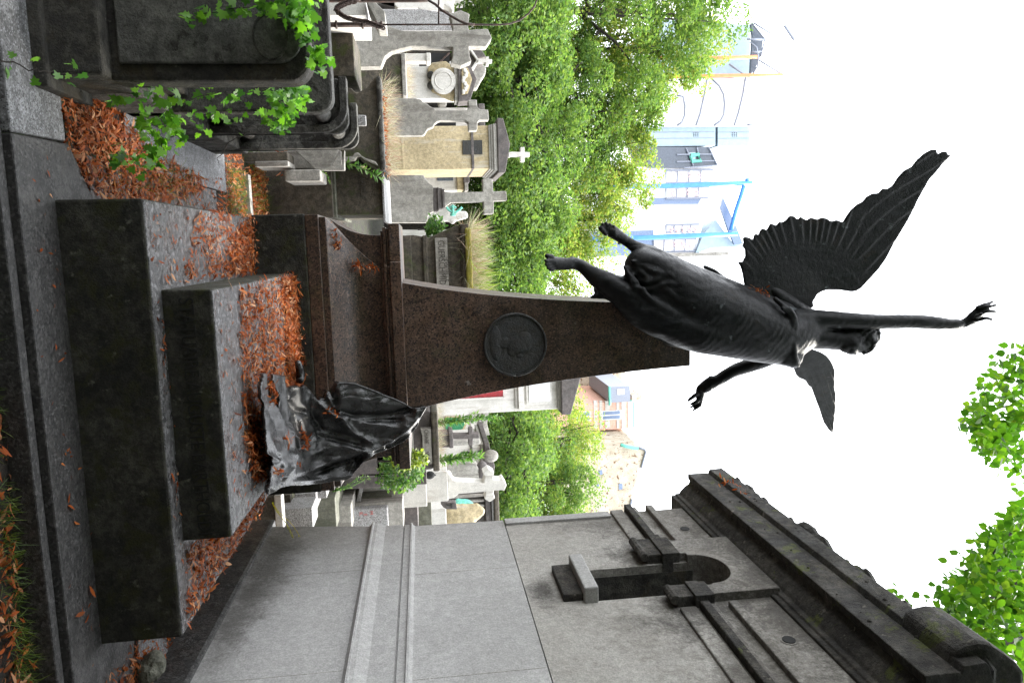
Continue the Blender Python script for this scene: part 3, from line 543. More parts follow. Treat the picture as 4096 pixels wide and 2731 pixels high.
def drapery():
    st = 7.0; P = np.array(OUT, float); a = np.arange(80, 1840, st); b = np.arange(100, 1405, st); A_, B_ = np.meshgrid(a, b, indexing='ij')
    ins = np.zeros(A_.shape, bool); n = len(P)
    for i in range(n):
        x0, y0 = P[i]; x1, y1 = P[(i+1) % n]
        ins ^= ((y0 > B_) != (y1 > B_)) & (A_ < (x1-x0)*(B_-y0)/((y1-y0) if y1 != y0 else 1e-9)+x0)
    PX, PY = 1000+A_*.3827, 1450+B_*.3827
    D = Fv[None, None]*FPX+R2[None, None]*(PY-1365.5)[..., None]+U2[None, None]*(PX-2048)[..., None]
    t1 = np.where(D[..., 2] < -1, (.70-EYE)/np.minimum(D[..., 2], -1), 9)                       # lying cloth, z = .70
    # hanging cloth: plane y = 5.42 + .24*(z-.7)  , curling in to the pedestal at the top
    t2 = (5.46+.17*(EYE-.7))/(D[..., 1]-.17*D[..., 2])
    kk = 16000.; tm = np.minimum(t1, t2); t = tm-np.log(np.exp(-kk*(t1-tm))+np.exp(-kk*(t2-tm)))/kk
    h = np.zeros(A_.shape)
    for pl, wd, hh in FOLD:
        up = np.mean([q[0] for q in pl]) > 520; d = segdist(A_, B_, pl); wd = wd*(1.3 if up else 1.15); h += hh*(.85 if up else .95)*np.exp(-(d/wd)**(1.35 if hh > 0 else 2))
    ed = segdist(A_, B_, OUT+[OUT[0]]); h += .018*np.exp(-(ed/14)**2)-.03*np.exp(-(ed/6)**2)
    wv = np.sin(A_*.012+B_*.006)*30; h += .007*np.sin(A_*.03+B_*.017)*np.sin(B_*.024)+.004*np.abs(np.sin((B_+wv)*.045+A_*.008))*np.clip((A_-500)/200, 0, 1)
    V = CAM+D*t[..., None]; nrm = np.linalg.norm(D, axis=2, keepdims=True); V = V-D/nrm*h[..., None]*.95+np.array([0, 0, 1])*h[..., None]*.35
    idx = -np.ones(A_.shape, int); idx[ins] = np.arange(ins.sum()); F = []
    q = ins[:-1, :-1] & ins[1:, :-1] & ins[1:, 1:] & ins[:-1, 1:]
    I, J = np.nonzero(q); F = np.stack([idx[I, J], idx[I+1, J], idx[I+1, J+1], idx[I, J+1]], 1)
    Vf = V[ins]; back = Vf+np.array([0, .07, -.03])
    # closed shell: front, back and rim
    nf = len(Vf); E = {}
    for f in F:
        for k in range(4):
            e = (f[k], f[(k+1) % 4]); r = (e[1], e[0])
            if r in E: del E[r]
            else: E[e] = 1
    R_ = np.array([(j, i, i+nf, j+nf) for i, j in E])
    return mesh_np('drapery', np.concatenate([Vf, back]), np.concatenate([F, F[:, ::-1]+nf, R_]))
dm = drapery()
bm = bmesh.new(); bm.from_mesh(dm); bm.verts.ensure_lookup_table(); seen = set(); comps = []
for v in bm.verts:
    if v.index in seen: continue
    st_ = [v]; seen.add(v.index); cc = []
    while st_:
        u = st_.pop(); cc.append(u)
        for e in u.link_edges:
            o2 = e.other_vert(u)
            if o2.index not in seen: seen.add(o2.index); st_.append(o2)
    comps.append(cc)
comps.sort(key=len)
for cc in comps[:-1]: bmesh.ops.delete(bm, geom=cc, context='VERTS')
bmesh.ops.recalc_face_normals(bm, faces=bm.faces); bm.to_mesh(dm); bm.free()
d_o = build('draped_cloak', dm, M_cloth, smooth=True)
s_ = d_o.modifiers.new('s', 'SMOOTH'); s_.iterations = 2; s_.factor = .5
tag(d_o, 'crumpled bronze cloak heaped over the right side of the tomb slab and pedestal', 'bronze cloak')
p0, p1 = at(cD, 490, 20, 5.45), at(cD, 540, 180, 5.4)
br = MB().tube([hit(2, .72, *cD(500, 0)), hit(2, .72, *cD(520, 60)), hit(2, .71, *cD(528, 130)), hit(2, .71, *cD(520, 190))], [.02, .028, .032, .028], 12)
tag(build('bronze_scroll', br, M_cloth, smooth=True), 'short bronze roll lying in dead leaves left of the cloak', 'bronze roll')
# ================================================================ MAUSOLEUM ON THE RIGHT
MZ = thing('mausoleum', 'tall grey rendered mausoleum on the right with narrow arched niche and soot black cornice', 'mausoleum', (3.6, 4.7, 0))
WX = 2.36
def yprof(name, pts, y0, y1, m, par=MZ, bevel=0, ty=0):
    # profile (x, z) run along y
    mb = MB(); n = len(pts)
    for y, s in ((y0, 0), (y1, 1)):
        for x, z in pts: mb.v.append((x, y-(ty*z if s else 0), z))
    mb.f += [tuple(range(n)), tuple(range(2*n-1, n-1, -1))]+[(i, i+n, (i+1) % n+n, (i+1) % n) for i in range(n)]
    return build(name, mb, m, par, bevel)
BK = 4.9
yprof('base_course', [(2.32, -.1), (BK, -.1), (BK, .223), (2.345, .223), (2.335, .2)], 3.3, 6.5, M_kerb, bevel=.004)
yprof('lower_wall', [(WX, .223), (BK, .223), (BK, 1.45), (WX, 1.45), (WX-.012, 1.432), (WX-.03, 1.426), (WX-.03, 1.414), (WX-.012, 1.408), (WX-.012, 1.362), (WX+.006, 1.358), (WX+.006, 1.352), (WX-.012, 1.348), (WX-.004, 1.2),
      (WX-.03, 1.13), (WX-.03, 1.105), (WX-.045, 1.10), (WX-.045, 1.088), (WX-.02, 1.078), (WX, 1.06)], 3.35, 6.42, M_render, ty=.18)
NY0, NY1, NZ0, NZS, NZT = 4.575, 5.04, 2.66, 3.47, 3.66
yprof('middle_wall', [(WX, 1.45), (BK, 1.45), (BK, 2.205), (WX, 2.205)], 3.35, 6.19, M_render, ty=.02)
yprof('upper_wall_near', [(WX, 2.212), (BK, 2.212), (BK, 3.95), (WX, 3.95)], 3.35, NY0, M_stain)
yprof('upper_wall_far', [(WX, 2.212), (BK, 2.212), (BK, 3.95), (WX, 3.95)], NY1, 6.13, M_stain)
mb = MB().prism([(NY0, 2.212), (NY1, 2.212), (NY1, NZ0), (NY0, NZ0)], 0, WX, BK)
arch = [(NY0, NZS)]+[(4.8075-.2325*cos(pi*k/12), NZS+.19*sin(pi*k/12)) for k in range(13)]+[(NY1, NZS)]
mb.prism([(NY0, 3.95)]+arch+[(NY1, 3.95)], 0, WX, WX+1.3)
build('niche_surround', mb, M_stain, MZ)
build('jamb_shade', MB().box(WX+.06, WX+1.2, NY1-.006, NY1+.004, NZ0, NZS+.02).box(WX+.06, WX+1.2, NY0-.004, NY0+.006, NZ0, NZS+.02), M_leftd, MZ)  # thin dark plates added to paint the shade inside the niche
build('niche_back', MB().box(WX+1.2, WX+1.26, NY0, NY1, NZ0, 3.7), M_leftd, MZ)  # dark colour stands in for the shade deep in the niche
build('joint_strip', MB().box(WX-.02, WX+.02, 6.02, 6.135, 2.212, 3.13), M_render, MZ, .004)
build('sill', MB().box(WX-.11, WX+.3, 4.555, 5.10, 2.572, 2.668), M_render, MZ, .01)
build('sill_apron', MB().box(WX-.05, WX+.02, 4.60, 5.07, 2.44, 2.575, 0, 0), M_cornice, MZ, .006)
for k, (z0, z1, e) in enumerate(((3.15, 3.262, .022), (3.285, 3.345, .055), (3.345, 3.385, .032), (3.475, 3.535, .04))):
    for a, b in ((3.33, 4.36), (5.33, 6.13+e)):
        build('string_course', MB().box(WX-e, WX+.02, a, b, z0, z1), M_stain if k != 1 else M_cornice, MZ, .008)
mb = MB(); AP = [(4.8075-.2325*cos(pi*k/12), NZS+.19*sin(pi*k/12)) for k in range(13)]
mb.prism([(4.43, 3.36), (4.56, 3.36), (4.56, 3.45), (4.575, 3.45)]+AP[1:-1]+[(5.04, 3.45), (5.08, 3.45), (5.08, 3.36), (5.32, 3.36), (5.32, 3.865), (4.43, 3.865)], 0, WX-.06, WX+.01)
build('arch_plate', mb, M_stain, MZ, .004)
for a, b in ((4.37, 4.585), (5.035, 5.40)):
    mb = MB().box(WX-.085, WX+.12, a, b, 3.262, 3.345).box(WX-.07, WX+.1, a+.03, b-.03 if b > 5 else b-.01, 3.15, 3.262).box(WX-.075, WX+.1, a+.02, b-.04 if b > 5 else b, 3.345, 3.40)
    mb.tube([(WX-.06, a+.005, 3.13), (WX-.06, b-.04, 3.13)], .034, 10)
    build('impost', mb, M_cornice, MZ, .005)
for y in (5.655, 3.90):
    mb = MB().prism([(y+.052*cos(2*pi*k/20), 3.655+.05*sin(2*pi*k/20)) for k in range(20)], 0, WX-.004, WX+.02)
    v = build('vent_ring', mb, M_stain, MZ)
    build('vent_hole', MB().prism([(y+.04*cos(2*pi*k/20), 3.655+.038*sin(2*pi*k/20)) for k in range(20)], 0, WX-.009, WX+.02), M_black, v)
yprof('cornice', [(WX+.02, 3.80), (WX-.02, 3.80), (WX-.02, 3.835), (WX-.035, 3.84), (WX-.035, 3.875), (WX-.06, 3.89), (WX-.10, 3.93), (WX-.12, 3.965), (WX-.15, 3.975), (WX-.17, 3.96), (WX-.215, 3.958), (WX-.215, 4.14), (WX-.205, 4.15), (WX-.245, 4.165), (WX-.25, 4.285), (WX-.23, 4.30), (3.0, 4.62), (BK, 4.62), (BK, 3.8)], 3.13, 6.42, M_cornice, bevel=.006)
for y, z0, z1 in ((3.86, 1.455, 2.2), (5.35, .24, 1.06), (4.02, .24, 1.06), (5.2, 1.455, 2.2)): build('block_joint', MB().box(WX-.0012-(.012 if z0 == 1.14 else 0), WX+.01, y, y+.004, z0, z1), M_stain, MZ)
# gable pediment end: rounded stone roll on the near corner
mb = MB(); rl = [cR(1900, 1190), cR(1960, 1165), cR(2030, 1150), cR(2100, 1162), cR(2180, 1215), cR(2240, 1262), cR(2275, 1310), cR(2282, 1360), cR(2262, 1440), cR(2100, 1600), cR(1800, 1500)]
q = [hit(1, 3.3, *p) for p in rl]; mb.prism([(p[0], p[2]) for p in q], 1, 3.2, 3.62)
build('corner_roll', mb, M_cornice, MZ, .03)
mb = MB()
for (y, s_) in ((5.95, .07), (5.8, .05), (4.95, .1), (4.8, .08), (4.3, .06), (3.55, .07)): mb.ball((WX-.16, y, 4.335), (s_*1.1, s_*1.7, s_*.7), 9, 6)
for k in range(420):
    y = random.uniform(3.2, 6.3); x = WX-.2+random.uniform(0, .25); z = 4.30+(x-WX+.23)*.42; r = random.uniform(.008, .03) if random.random() < .9 else random.uniform(.04, .07)
    mb.ball((x, y, z), (r*1.6, r*1.6, r*.8), 6, 4)
stuff(build('moss_and_grit', mb, M_cornice, MZ))
mb = MB()
for k in range(26):
    y = random.uniform(3.2, 6.3); z = random.uniform(3.99, 4.27); r = random.uniform(.006, .013); mb.ball((WX-.215-(.03 if z > 4.16 else 0), y, z), r, 6, 4)
stuff(build('snails_and_grit', mb, M_cornice, MZ))
# the wall runs on towards the viewer behind the frame edge
# ================================================================ STEPPED TOMB ON THE LEFT
LT = thing('stepped_tomb', 'blackened cement tomb on the left with arched panel and rows of upright slabs under ivy', 'tomb', (-1.5, 4.6, 0))
LX = -.775
M_panelc = stone('cement panel', (.17, .17, .155), (.095, .095, .085), .85, 5, bump=.8, moss=((.025, .022, .017), 6, .62, .72), lichen=((.24, .24, .2), 22, .82), blot=.6)
build('front_pier', MB().box(-3.2, LX+.002, 3.53, 3.95, -.03, .262, .01, .008), M_leftd, LT, .015)
build('pier_foot', MB().box(-3.2, LX+.05, 3.50, 3.95, -.03, .05), M_leftd, LT, .01)
def rpanel(x0, x1, z0, z1, r):
    p = [(x0, z0), (x1, z0)]
    for k in range(7): a = pi/2*k/6; p.append((x1-r+r*cos(a), z1-r+r*sin(a)))
    for k in range(7): a = pi/2*k/6; p.append((x0+r-r*sin(a), z1-r+r*cos(a)))
    return p
a_ = at(cC2, 1262, 620, 3.64); ztop = a_[2]
mb = MB().prism(rpanel(-1.82, LX-.0, .255, 1.132, .1), 1, 3.64, 3.80)
build('arched_slab', mb, M_leftd, LT, .018)
mb = MB().prism(rpanel(-1.16, LX-.075, .30, 1.10, .11), 1, 3.622, 3.65)
pn = build('raised_panel', mb, M_panelc, LT, .008)
mb = MB().tube([(-.965+.1*cos(2*pi*k/28), 3.622, .965+.075*sin(2*pi*k/28)) for k in range(29)], .006, 5)
build('wreath_relief', mb, M_left, pn, smooth=True)
build('side_body', MB().box(-3.2, LX-.10, 3.8, 6.3, -.03, .34), M_leftd, LT, .01)
def upright(y, x0, ztop, th=.13, x1=LX-.012, inner=True):
    mb = MB().prism(rpanel(x0, x1, -.02, ztop, .09), 1, y, y+th)
    o = build('upright_slab', mb, M_left, LT, .014)
    return o
upright(4.50, -3.2, 1.135, .12)
for y, x0 in ((5.26, -1.15), (6.08, -1.13)):
    # each upright is a hollowed frame with a curved rim, like the end of a stone bench
    x1 = LX-.012; zt = 1.148; out = rpanel(x0, x1, -.02, zt, .09)
    mb = MB().prism(out, 1, y+.06, y+.12)
    for a, b in zip(out[1:], out[2:]+[out[0]]):
        pass
    rim = [(x1-.0, .2), (x1, zt-.17)]+[(x1-.17+.17*cos(pi/2*k/6), zt-.17+.17*sin(pi/2*k/6)) for k in range(7)]+[(x0, zt)]
    inn = [(x0, zt-.05)]+[(x1-.17+.12*cos(pi/2*k/6), zt-.17+.12*sin(pi/2*k/6)) for k in range(6, -1, -1)]+[(x1-.05, .2)]
    mb.prism(rim+inn, 1, y, y+.125)
    build('hollow_slab', mb, M_left, LT, .006)
for (y0, y1, z) in ((4.62, 5.30, .985), (5.38, 6.1, 1.0)):
    mb = MB().tube([(LX-.13, y0, z), (LX-.13, (y0+y1)/2, z), (LX-.13, y1, z)], [.055, .05, .055], 14)
    build('stone_bar', mb, M_left, LT, smooth=True)
for (y0, y1, z) in ((4.62, 5.30, .36), (5.38, 6.1, .34)):
    mb = MB().tube([(LX-.13, y0, z), (LX-.13, y1, z)], .05, 14)
    build('stone_bar', mb, M_left, LT, smooth=True)
build('side_coping', MB().box(-.99, LX-.012, 3.96, 6.38, -.03, .245), M_left, LT, .012)
# ================================================================ LEAF BUILDERS
def rand_rot(n, flat=0.0, rg=rng):
    """random orthonormal frames; flat -> 1 keeps normals near +z"""
    nz = rg.normal(size=(n, 3)); nz[:, 2] = np.abs(nz[:, 2])*(1+flat*6)+flat*1.2; nz /= np.linalg.norm(nz, axis=1)[:, None]
    t = rg.normal(size=(n, 3)); t -= nz*(t*nz).sum(1)[:, None]; t /= np.linalg.norm(t, axis=1)[:, None]
    return t, np.cross(nz, t), nz
def leaf_mesh(name, P, L, W, flat, shape, droop=.25, frames=None, rg=rng):
    """shape: list of (u along, v across) outline fan; blades bent along their length"""
    n = len(P); t, b, nz = frames if frames else rand_rot(n, flat, rg)
    sh = np.array(shape, float); k = len(sh); L = np.broadcast_to(L, n); W = np.broadcast_to(W, n)
    bend = -droop*(sh[:, 0]**2)[None]*L[:, None]*rg.uniform(-.6, 1.4, n)[:, None]; cup = .22*np.abs(sh[:, 1])[None]*W[:, None]*rg.uniform(-1, 1.2, n)[:, None]
    V = P[:, None]+t[:, None]*(sh[:, 0][None]*L[:, None])[..., None]+b[:, None]*(sh[:, 1][None]*W[:, None])[..., None]+nz[:, None]*(bend+cup)[..., None]
    return V.reshape(-1, 3), k, n
def leaf_obj(name, P, L, W, flat, kind, m, droop=.25, parent=None, frames=None, rg=rng):
    P = np.asarray(P, float)
    if parent is not None: P = P-np.array(ORG[parent.name])
    if kind == 'quad':
        V, k, n = leaf_mesh(name, P, L, W, flat, [(0, 0), (.45, -.5), (1, 0), (.45, .5)], droop, frames, rg); F = np.arange(n*4).reshape(n, 4)
    elif kind == 'lance':        # long curled dead leaf
        V, k, n = leaf_mesh(name, P, L, W, flat, [(0, 0), (.0, .06), (.33, -.45), (.33, .45), (.66, -.42), (.66, .42), (1, -.02), (1, .04)], droop, frames, rg)
        base = np.arange(n)[:, None]*8; F = np.concatenate([base+np.array([[0, 2, 3, 1]]), base+np.array([[2, 4, 5, 3]]), base+np.array([[4, 6, 7, 5]])])
    elif kind == 'heart':
        sh = [(0, 0), (.12, .3), (.4, .5), (.72, .3), (1, 0), (.72, -.3), (.4, -.5), (.12, -.3)]
        V, k, n = leaf_mesh(name, P, L, W, flat, sh, droop, frames, rg); base = np.arange(n)[:, None]*8
        F = np.concatenate([base+np.array([[0, 1, 2, 3]]), base+np.array([[0, 3, 4, 5]]), base+np.array([[0, 5, 6, 7]])])
    elif kind == 'ivy':
        sh = [(0, 0), (-.08, .3), (.2, .52), (.32, .26), (.58, .42), (.62, .16), (1, 0), (.62, -.16), (.58, -.42), (.32, -.26), (.2, -.52), (-.08, -.3)]
        V, k, n = leaf_mesh(name, P, L, W, flat, sh, droop, frames, rg); base = np.arange(n)[:, None]*12
        F = np.concatenate([base+np.array([q]) for q in ([0, 1, 2, 3], [0, 3, 4, 5], [0, 5, 6, 7], [0, 7, 8, 9], [0, 9, 10, 11])])
    o = build(name, mesh_np(name, V, F) if parent is None else mesh_np(name, V+np.array(ORG[parent.name]), F), m, parent)
    return o
def inpoly(x, y, pts):
    r = np.zeros(len(x), bool); n = len(pts)
    for i in range(n):
        x0, y0 = pts[i]; x1, y1 = pts[(i+1) % n]
        r ^= ((y0 > y) != (y1 > y)) & (x < (x1-x0)*(y-y0)/((y1-y0) if y1 != y0 else 1e-9)+x0)
    return r
def scatter(pts, n, clump=0, rg=rng):
    P = np.array(pts); lo, hi = P.min(0), P.max(0); out = []
    while sum(map(len, out)) < n:
        q = rg.uniform(lo, hi, (n*3, 2)); k = inpoly(q[:, 0], q[:, 1], pts)
        if clump: k &= (np.sin(q[:, 0]*clump+1)*np.cos(q[:, 1]*clump*1.2)+rg.normal(0, .45, len(q)) > -.35)
        out.append(q[k])
    return np.concatenate(out)[:n]
# ================================================================ TREES
LIN = thing('linden_tree', 'leafy linden tree whose branches hang into the bright sky above the mausoleum', 'tree', (5.6, 2.6, 0))
def trunk(par, pts, r, name='trunk', m=M_bark): return build(name, MB().tube(pts, r, 9), m, par, smooth=True)
trunk(LIN, [(5.6, 2.6, -.1), (5.5, 2.7, 2), (5.3, 2.9, 4.2), (5.0, 3.2, 6.2), (4.5, 3.8, 8.0)], [.3, .26, .22, .16, .08])
def vis_ok(P, allow):
    """drop leaves that would stand in front of the open sky the photograph shows"""
    X, Y, z = proj(P.T) if False else (None, None, None)
    q = P-CAM; z = q@Fv; zz = np.where(z > .2, z, .2); X = (2048+FPX*(q@U2)/zz)/1.7415; Y = (1365.5+FPX*(q@R2)/zz)/1.7415
    mg = 40+700/zz; inf = (z > -.6) & (X > -mg) & (X < 2352+mg) & (Y > -mg) & (Y < 1568+mg)
    ok = np.zeros(len(P), bool)
    for pl in allow: ok |= inpoly(X, Y, pl)
    return ~inf | ok
SKYL = [[(2400, 780), (2335, 800), (2310, 812), (2290, 850), (2262, 880), (2248, 915), (2228, 945), (2238, 990), (2262, 1030), (2290, 1058), (2330, 1090), (2400, 1100)],
        [(2400, 1120), (2345, 1150), (2320, 1172), (2335, 1195), (2300, 1210), (2270, 1240), (2258, 1262), (2225, 1285), (2240, 1310), (2200, 1335), (2172, 1352), (2150, 1400), (2140, 1440), (2085, 1430), (2070, 1380), (2052, 1350), (2035, 1400), (2060, 1440), (2120, 1500), (2150, 1620), (2400, 1620)]]
def leafcloud(cs, n, sg=.35):
    c = np.array(cs); i = rng.integers(0, len(c), n); return c[i]+rng.normal(0, sg, (n, 3))
cl = []
for _ in range(330):
    X = random.uniform(2040, 2420); Y = random.choice((random.uniform(790, 1110), random.uniform(1130, 1640), random.uniform(1130, 1640))); d = random.uniform(5.2, 7.6)
    cl.append(at(DP, X, Y, d))
P = leafcloud(cl, 14000, .13); Pj = P+rng.normal(0, .055, P.shape); P = P[vis_ok(Pj, SKYL)]
q = P-CAM; z = q@Fv; X = (2048+FPX*(q@U2)/z)/1.7415; Y = (1365.5+FPX*(q@R2)/z)/1.7415
inf = (X > -20) & (X < 2380) & (Y > -20) & (Y < 1590); P = P[inf]
dens = np.ones(len(P), bool); e = P[:, 1] < 8; P = P[e & dens]
fr = rand_rot(len(P), .35); t, b, nz = fr; t[:, 2] -= .8; t /= np.linalg.norm(t, axis=1)[:, None]; b = np.cross(nz, t); b /= np.linalg.norm(b, axis=1)[:, None]; nz = np.cross(t, b)
crown = leaf_obj('crown', P[:9000], rng.uniform(.06, .092, min(9000, len(P))), .066, .3, 'heart', M_linden, .15, LIN, frames=(t[:9000], b[:9000], nz[:9000]))
mb = MB()
def limb(pl, r0): build('branch', MB().tube([at(DP, *p) for p in pl], list(np.linspace(r0, .006, len(pl))), 6), M_bark, LIN, smooth=True)
limb([(2420, 1460, 6.2), (2352, 1468, 6.1), (2290, 1480, 6.0), (2270, 1482, 6.0)], .05); limb([(2420, 1180, 6), (2352, 1205, 6), (2300, 1240, 5.9), (2270, 1290, 5.9)], .02)
limb([(2352, 1330, 6.2), (2290, 1370, 6.1), (2230, 1380, 6), (2150, 1420, 6.1), (2070, 1400, 6.2)], .022); limb([(2420, 930, 6), (2352, 925, 6), (2300, 935, 6), (2250, 960, 6)], .016)
limb([(2420, 1300, 6.4), (2300, 1310, 6.2), (2250, 1300, 6.1), (2215, 1310, 6)], .015)
# dense trees that stand behind the viewer and shade the tomb front
def big_tree(label, base, h, r, ncl, nl, m, zr=(.35, 1), leaf=.36, group=None, name='shade_tree'):
    t = thing(name, label, 'tree', base, group); x, y, z = base
    trunk(t, [(x, y, z-.1), (x+.1, y, z+h*.4), (x-.1, y+.1, z+h*.8)], [.28, .2, .08])
    c = []
    while len(c) < ncl:
        v = rng.normal(size=3); v /= np.linalg.norm(v); rr = rng.uniform(.55, 1); zz = z+h*(zr[0]+(zr[1]-zr[0])*(.5+.5*v[2]*rr))
        c.append((x+r*v[0]*rr, y+r*v[1]*rr, zz))
    P = leafcloud(c, nl, r*.16); P = P[vis_ok(P, [])]; P = P[(P[:, 2] > .3)]
    leaf_obj('crown', P, leaf, leaf*.8, 0, 'quad', m, .2, t); return t
big_tree('tall dense tree standing behind the viewer on the left of the path', (-3.6, -5.0, -.1), 11, 4.8, 170, 12000, M_treeA, (.0, 1), .42)
big_tree('tall dense tree standing behind the viewer in the middle', (1.0, -5.2, -.1), 12, 4.8, 190, 14000, M_treeA, (.0, 1), .42)
big_tree('tall dense tree standing behind the viewer on the right', (6.0, -4.0, -.1), 11.5, 4.8, 170, 12000, M_treeA, (.0, 1), .42)
big_tree('spreading tree whose crown arches over the path above the viewer', (.9, -1.2, -.1), 9.8, 4.6, 170, 13000, M_linden, (.55, 1), .36)
BLOCKER = thing('mausoleum', 'unseen plain mausoleum shape added right of the viewer to block low light', 'mausoleum', (4.0, .8, 0))  # out of view, added to cut low light on the tomb front
build('wall', MB().box(2.5, 5.0, -1.8, 2.7, -.15, 4.2), M_stain, BLOCKER, .02); build('roof', MB().box(2.3, 5.2, -2.0, 2.9, 4.2, 4.6, .3, .3), M_cornice, BLOCKER, .03)
BLOCKER = thing('mausoleum', 'unseen mausoleum shape added left of the viewer to block low light', 'mausoleum', (-3.4, -.4, 0))  # second unseen light blocker, added outside the frame
build('wall', MB().box(-4.6, -2.2, -2.6, 1.6, -.15, 3.2), M_stain, BLOCKER, .02); build('roof', MB().box(-4.8, -2.0, -2.8, 1.8, 3.2, 3.6, .3, .3), M_cornice, BLOCKER, .03)
# trees beyond the graves
TREES = []
def far_tree(label, px, top, Y, w, m, seed, nl=9000, zb=None, tz=4.5, hz=None):
    """px: picture column (display Y), top: picture height (display X) of the crown, Y: distance"""
    rg = np.random.default_rng(seed); c = at(DP, top, px, Y); x, zt = c[0], c[2]; zb = 3.6 if zb is None else zb; H = zt-zb
    t = thing('leafy_tree', label, 'tree', (x, Y, -.03), 'trees beyond the graves')
    trunk(t, [(x, Y, -.1), (x+.15, Y, 2.5), (x-.1, Y, zb+H*.35), (x+.1, Y, zb+H*.75)], [.26, .2, .14, .04])
    cs = []
    for k in range(95):
        v = rg.normal(size=3); v /= np.linalg.norm(v); rr = rg.uniform(.35, 1)**.6; u = v[2]*rr
        wz = w*(1-.35*max(0, u)-.1*max(0, -u)); cs.append((x+wz*v[0]*rr, Y+wz*v[1]*rr, zb+H*(.5+.5*u)-.5, rg.uniform(.45, 1.0)))
    c = np.array(cs); i = rg.integers(0, len(c), nl); d = rg.normal(size=(nl, 3)); d /= np.linalg.norm(d, axis=1)[:, None]; d *= rg.uniform(.5, 1.1, nl)[:, None]**.5
    P = c[i, :3]+d*c[i, 3][:, None]*np.array([1, 1, .72]); P = P[P[:, 2] < zt+.5]
    leaf_obj('crown', P, rg.uniform(.1, .19, len(P)), rg.uniform(.06, .11, len(P)), .25, 'quad', m, .3, t, rg=rg)
    mb = MB()
    for k in range(22):
        e = c[rg.integers(0, len(c)), :3]; s = np.array([x, Y, zb+H*rg.uniform(.1, .5)]); mb.tube([s, (s+e)/2+np.array([0, 0, .3]), e], [.09, .05, .015], 5)
    build('limbs', mb, M_bark, t, smooth=True); return t
for (lab, px, top, Y, w, m, nl) in (
    ('tall green tree at the far left edge reaching highest', 30, 1725, 30, 4.6, M_treeA, 15000),
    ('tall tree whose sunlit crown stands left of the orange pipes', 118, 1685, 33, 4.0, M_treeB, 14000),
    ('broad tree in front of the white curved facade', 235, 1545, 32, 4.2, M_treeA, 13000),
    ('yellow green tree rising to the glazed corner of the white building', 385, 1560, 34, 4.0, M_treeB, 14000),
    ('green tree beneath the blue columns', 500, 1485, 35, 3.4, M_treeB, 10000),
    ('low loose tree behind the feet of the angel', 600, 1425, 36, 3.2, M_treeB, 7000),
    ('dark green tree behind the yellow chapel roof', 330, 1380, 27, 4.4, M_treeA, 12000),
    ('dark tree behind the dry grass and grey cross', 560, 1300, 28, 3.6, M_treeA, 9000),
    ('dark low tree behind the left crosses', 120, 1330, 26, 4.4, M_treeA, 12000),
    ('slender tree just right of the pylon', 905, 1365, 33, 2.6, M_treeB, 8000),
    ('tree with reddish tips before the brick house', 1000, 1425, 36, 2.9, M_treeB, 9000),
    ('round green tree left of the mausoleum', 1100, 1385, 33, 3.6, M_treeA, 12000),
    ('dense green tree partly behind the mausoleum', 1210, 1395, 34, 3.6, M_treeB, 11000),
    ('dark green tree behind the tall white cross', 1030, 1285, 27, 3.4, M_treeA, 9000),
    ('lower green tree hidden behind the pylon', 760, 1350, 31, 3.6, M_treeA, 7000)):
    far_tree(lab, px, top, Y, w, m, int(px*7+top), int(nl*2.6))
# ================================================================ GRAVES BEYOND THE TOMB
def bb(mb, c, x0, x1, y0, y1, Y, th, tx=0, ty=0):
    """upright box whose front face fills crop x0..x1 (height) by y0..y1 (across) at distance Y"""
    xm, ym = (x0+x1)/2, (y0+y1)/2; a = at(c, xm, y0, Y)[0]; b = at(c, xm, y1, Y)[0]; lo = at(c, x0, ym, Y)[2]; hi = at(c, x1, ym, Y)[2]
    return mb.box(a, b, Y, Y+th, lo, hi, tx, ty)
def down(mb, c, x1, y0, y1, Y, th, z0=-.05, tx=0):
    """same, but standing on the ground"""
    a = at(c, x1, y0, Y)[0]; b = at(c, x1, y1, Y)[0]; return mb.box(a, b, Y, Y+th, z0, at(c, x1, (y0+y1)/2, Y)[2], tx)
def outl(mb, c, pts, Y, th):
    q = [at(c, x, y, Y) for x, y in pts]; return mb.prism([(p[0], p[2]) for p in q], 1, Y, Y+th)
def grave(name, label, cat, c, x, y, Y, group=None):
    p = at(c, x, y, Y); return thing(name, label, cat, (p[0], Y, 0), group)
G = 'graves beyond the tomb'
def B(): return MB()
# -- left side
t = grave('cross_headstone', 'tall grey cross headstone with pointed arms on a curved base above a dark block', 'gravestone', cG2, 600, 360, 9.2, G)
build('cross', outl(B(), cG2, [(425, 205), (700, 205), (800, 240), (875, 243), (1195, 240), (1195, 195), (1170, 110), (1258, 80), (1330, 110), (1318, 200), (1320, 235), (1470, 225), (1505, 300), (1462, 365), (1325, 362), (1330, 440), (1345, 480), (1262, 515), (1180, 495), (1198, 440), (1196, 368), (875, 362), (800, 380), (720, 400), (670, 440), (635, 520), (425, 525)], 9.2, .2), M_cem, t, .012)
build('base_block', down(B(), cF, 540, 380, 1000, 8.2, 1.0), M_brown, t, .012)
build('inscription', text_mesh('1 8 7 0', .05, *(at(cF, 300, 460, 8.2)+np.array([0, -.004, 0])), .002), M_ink2, t)
t = grave('white_tomb', 'bright white slab tomb at the left edge with a sloping grey coping', 'tomb', cF, 400, 100, 7.6, G)
build('slab', down(B(), cF, 690, -160, 205, 7.6, .9), M_white, t, .01)
build('coping', outl(B(), cF, [(690, -30), (760, -30), (945, 150), (955, 290), (905, 290), (840, 285), (700, 20)], 7.5, .5), M_cem, t, .008)
t = grave('grey_stele', 'broad plain grey stele with clipped upper corner behind the tall grey cross', 'gravestone', cF, 1200, 250, 12, G)
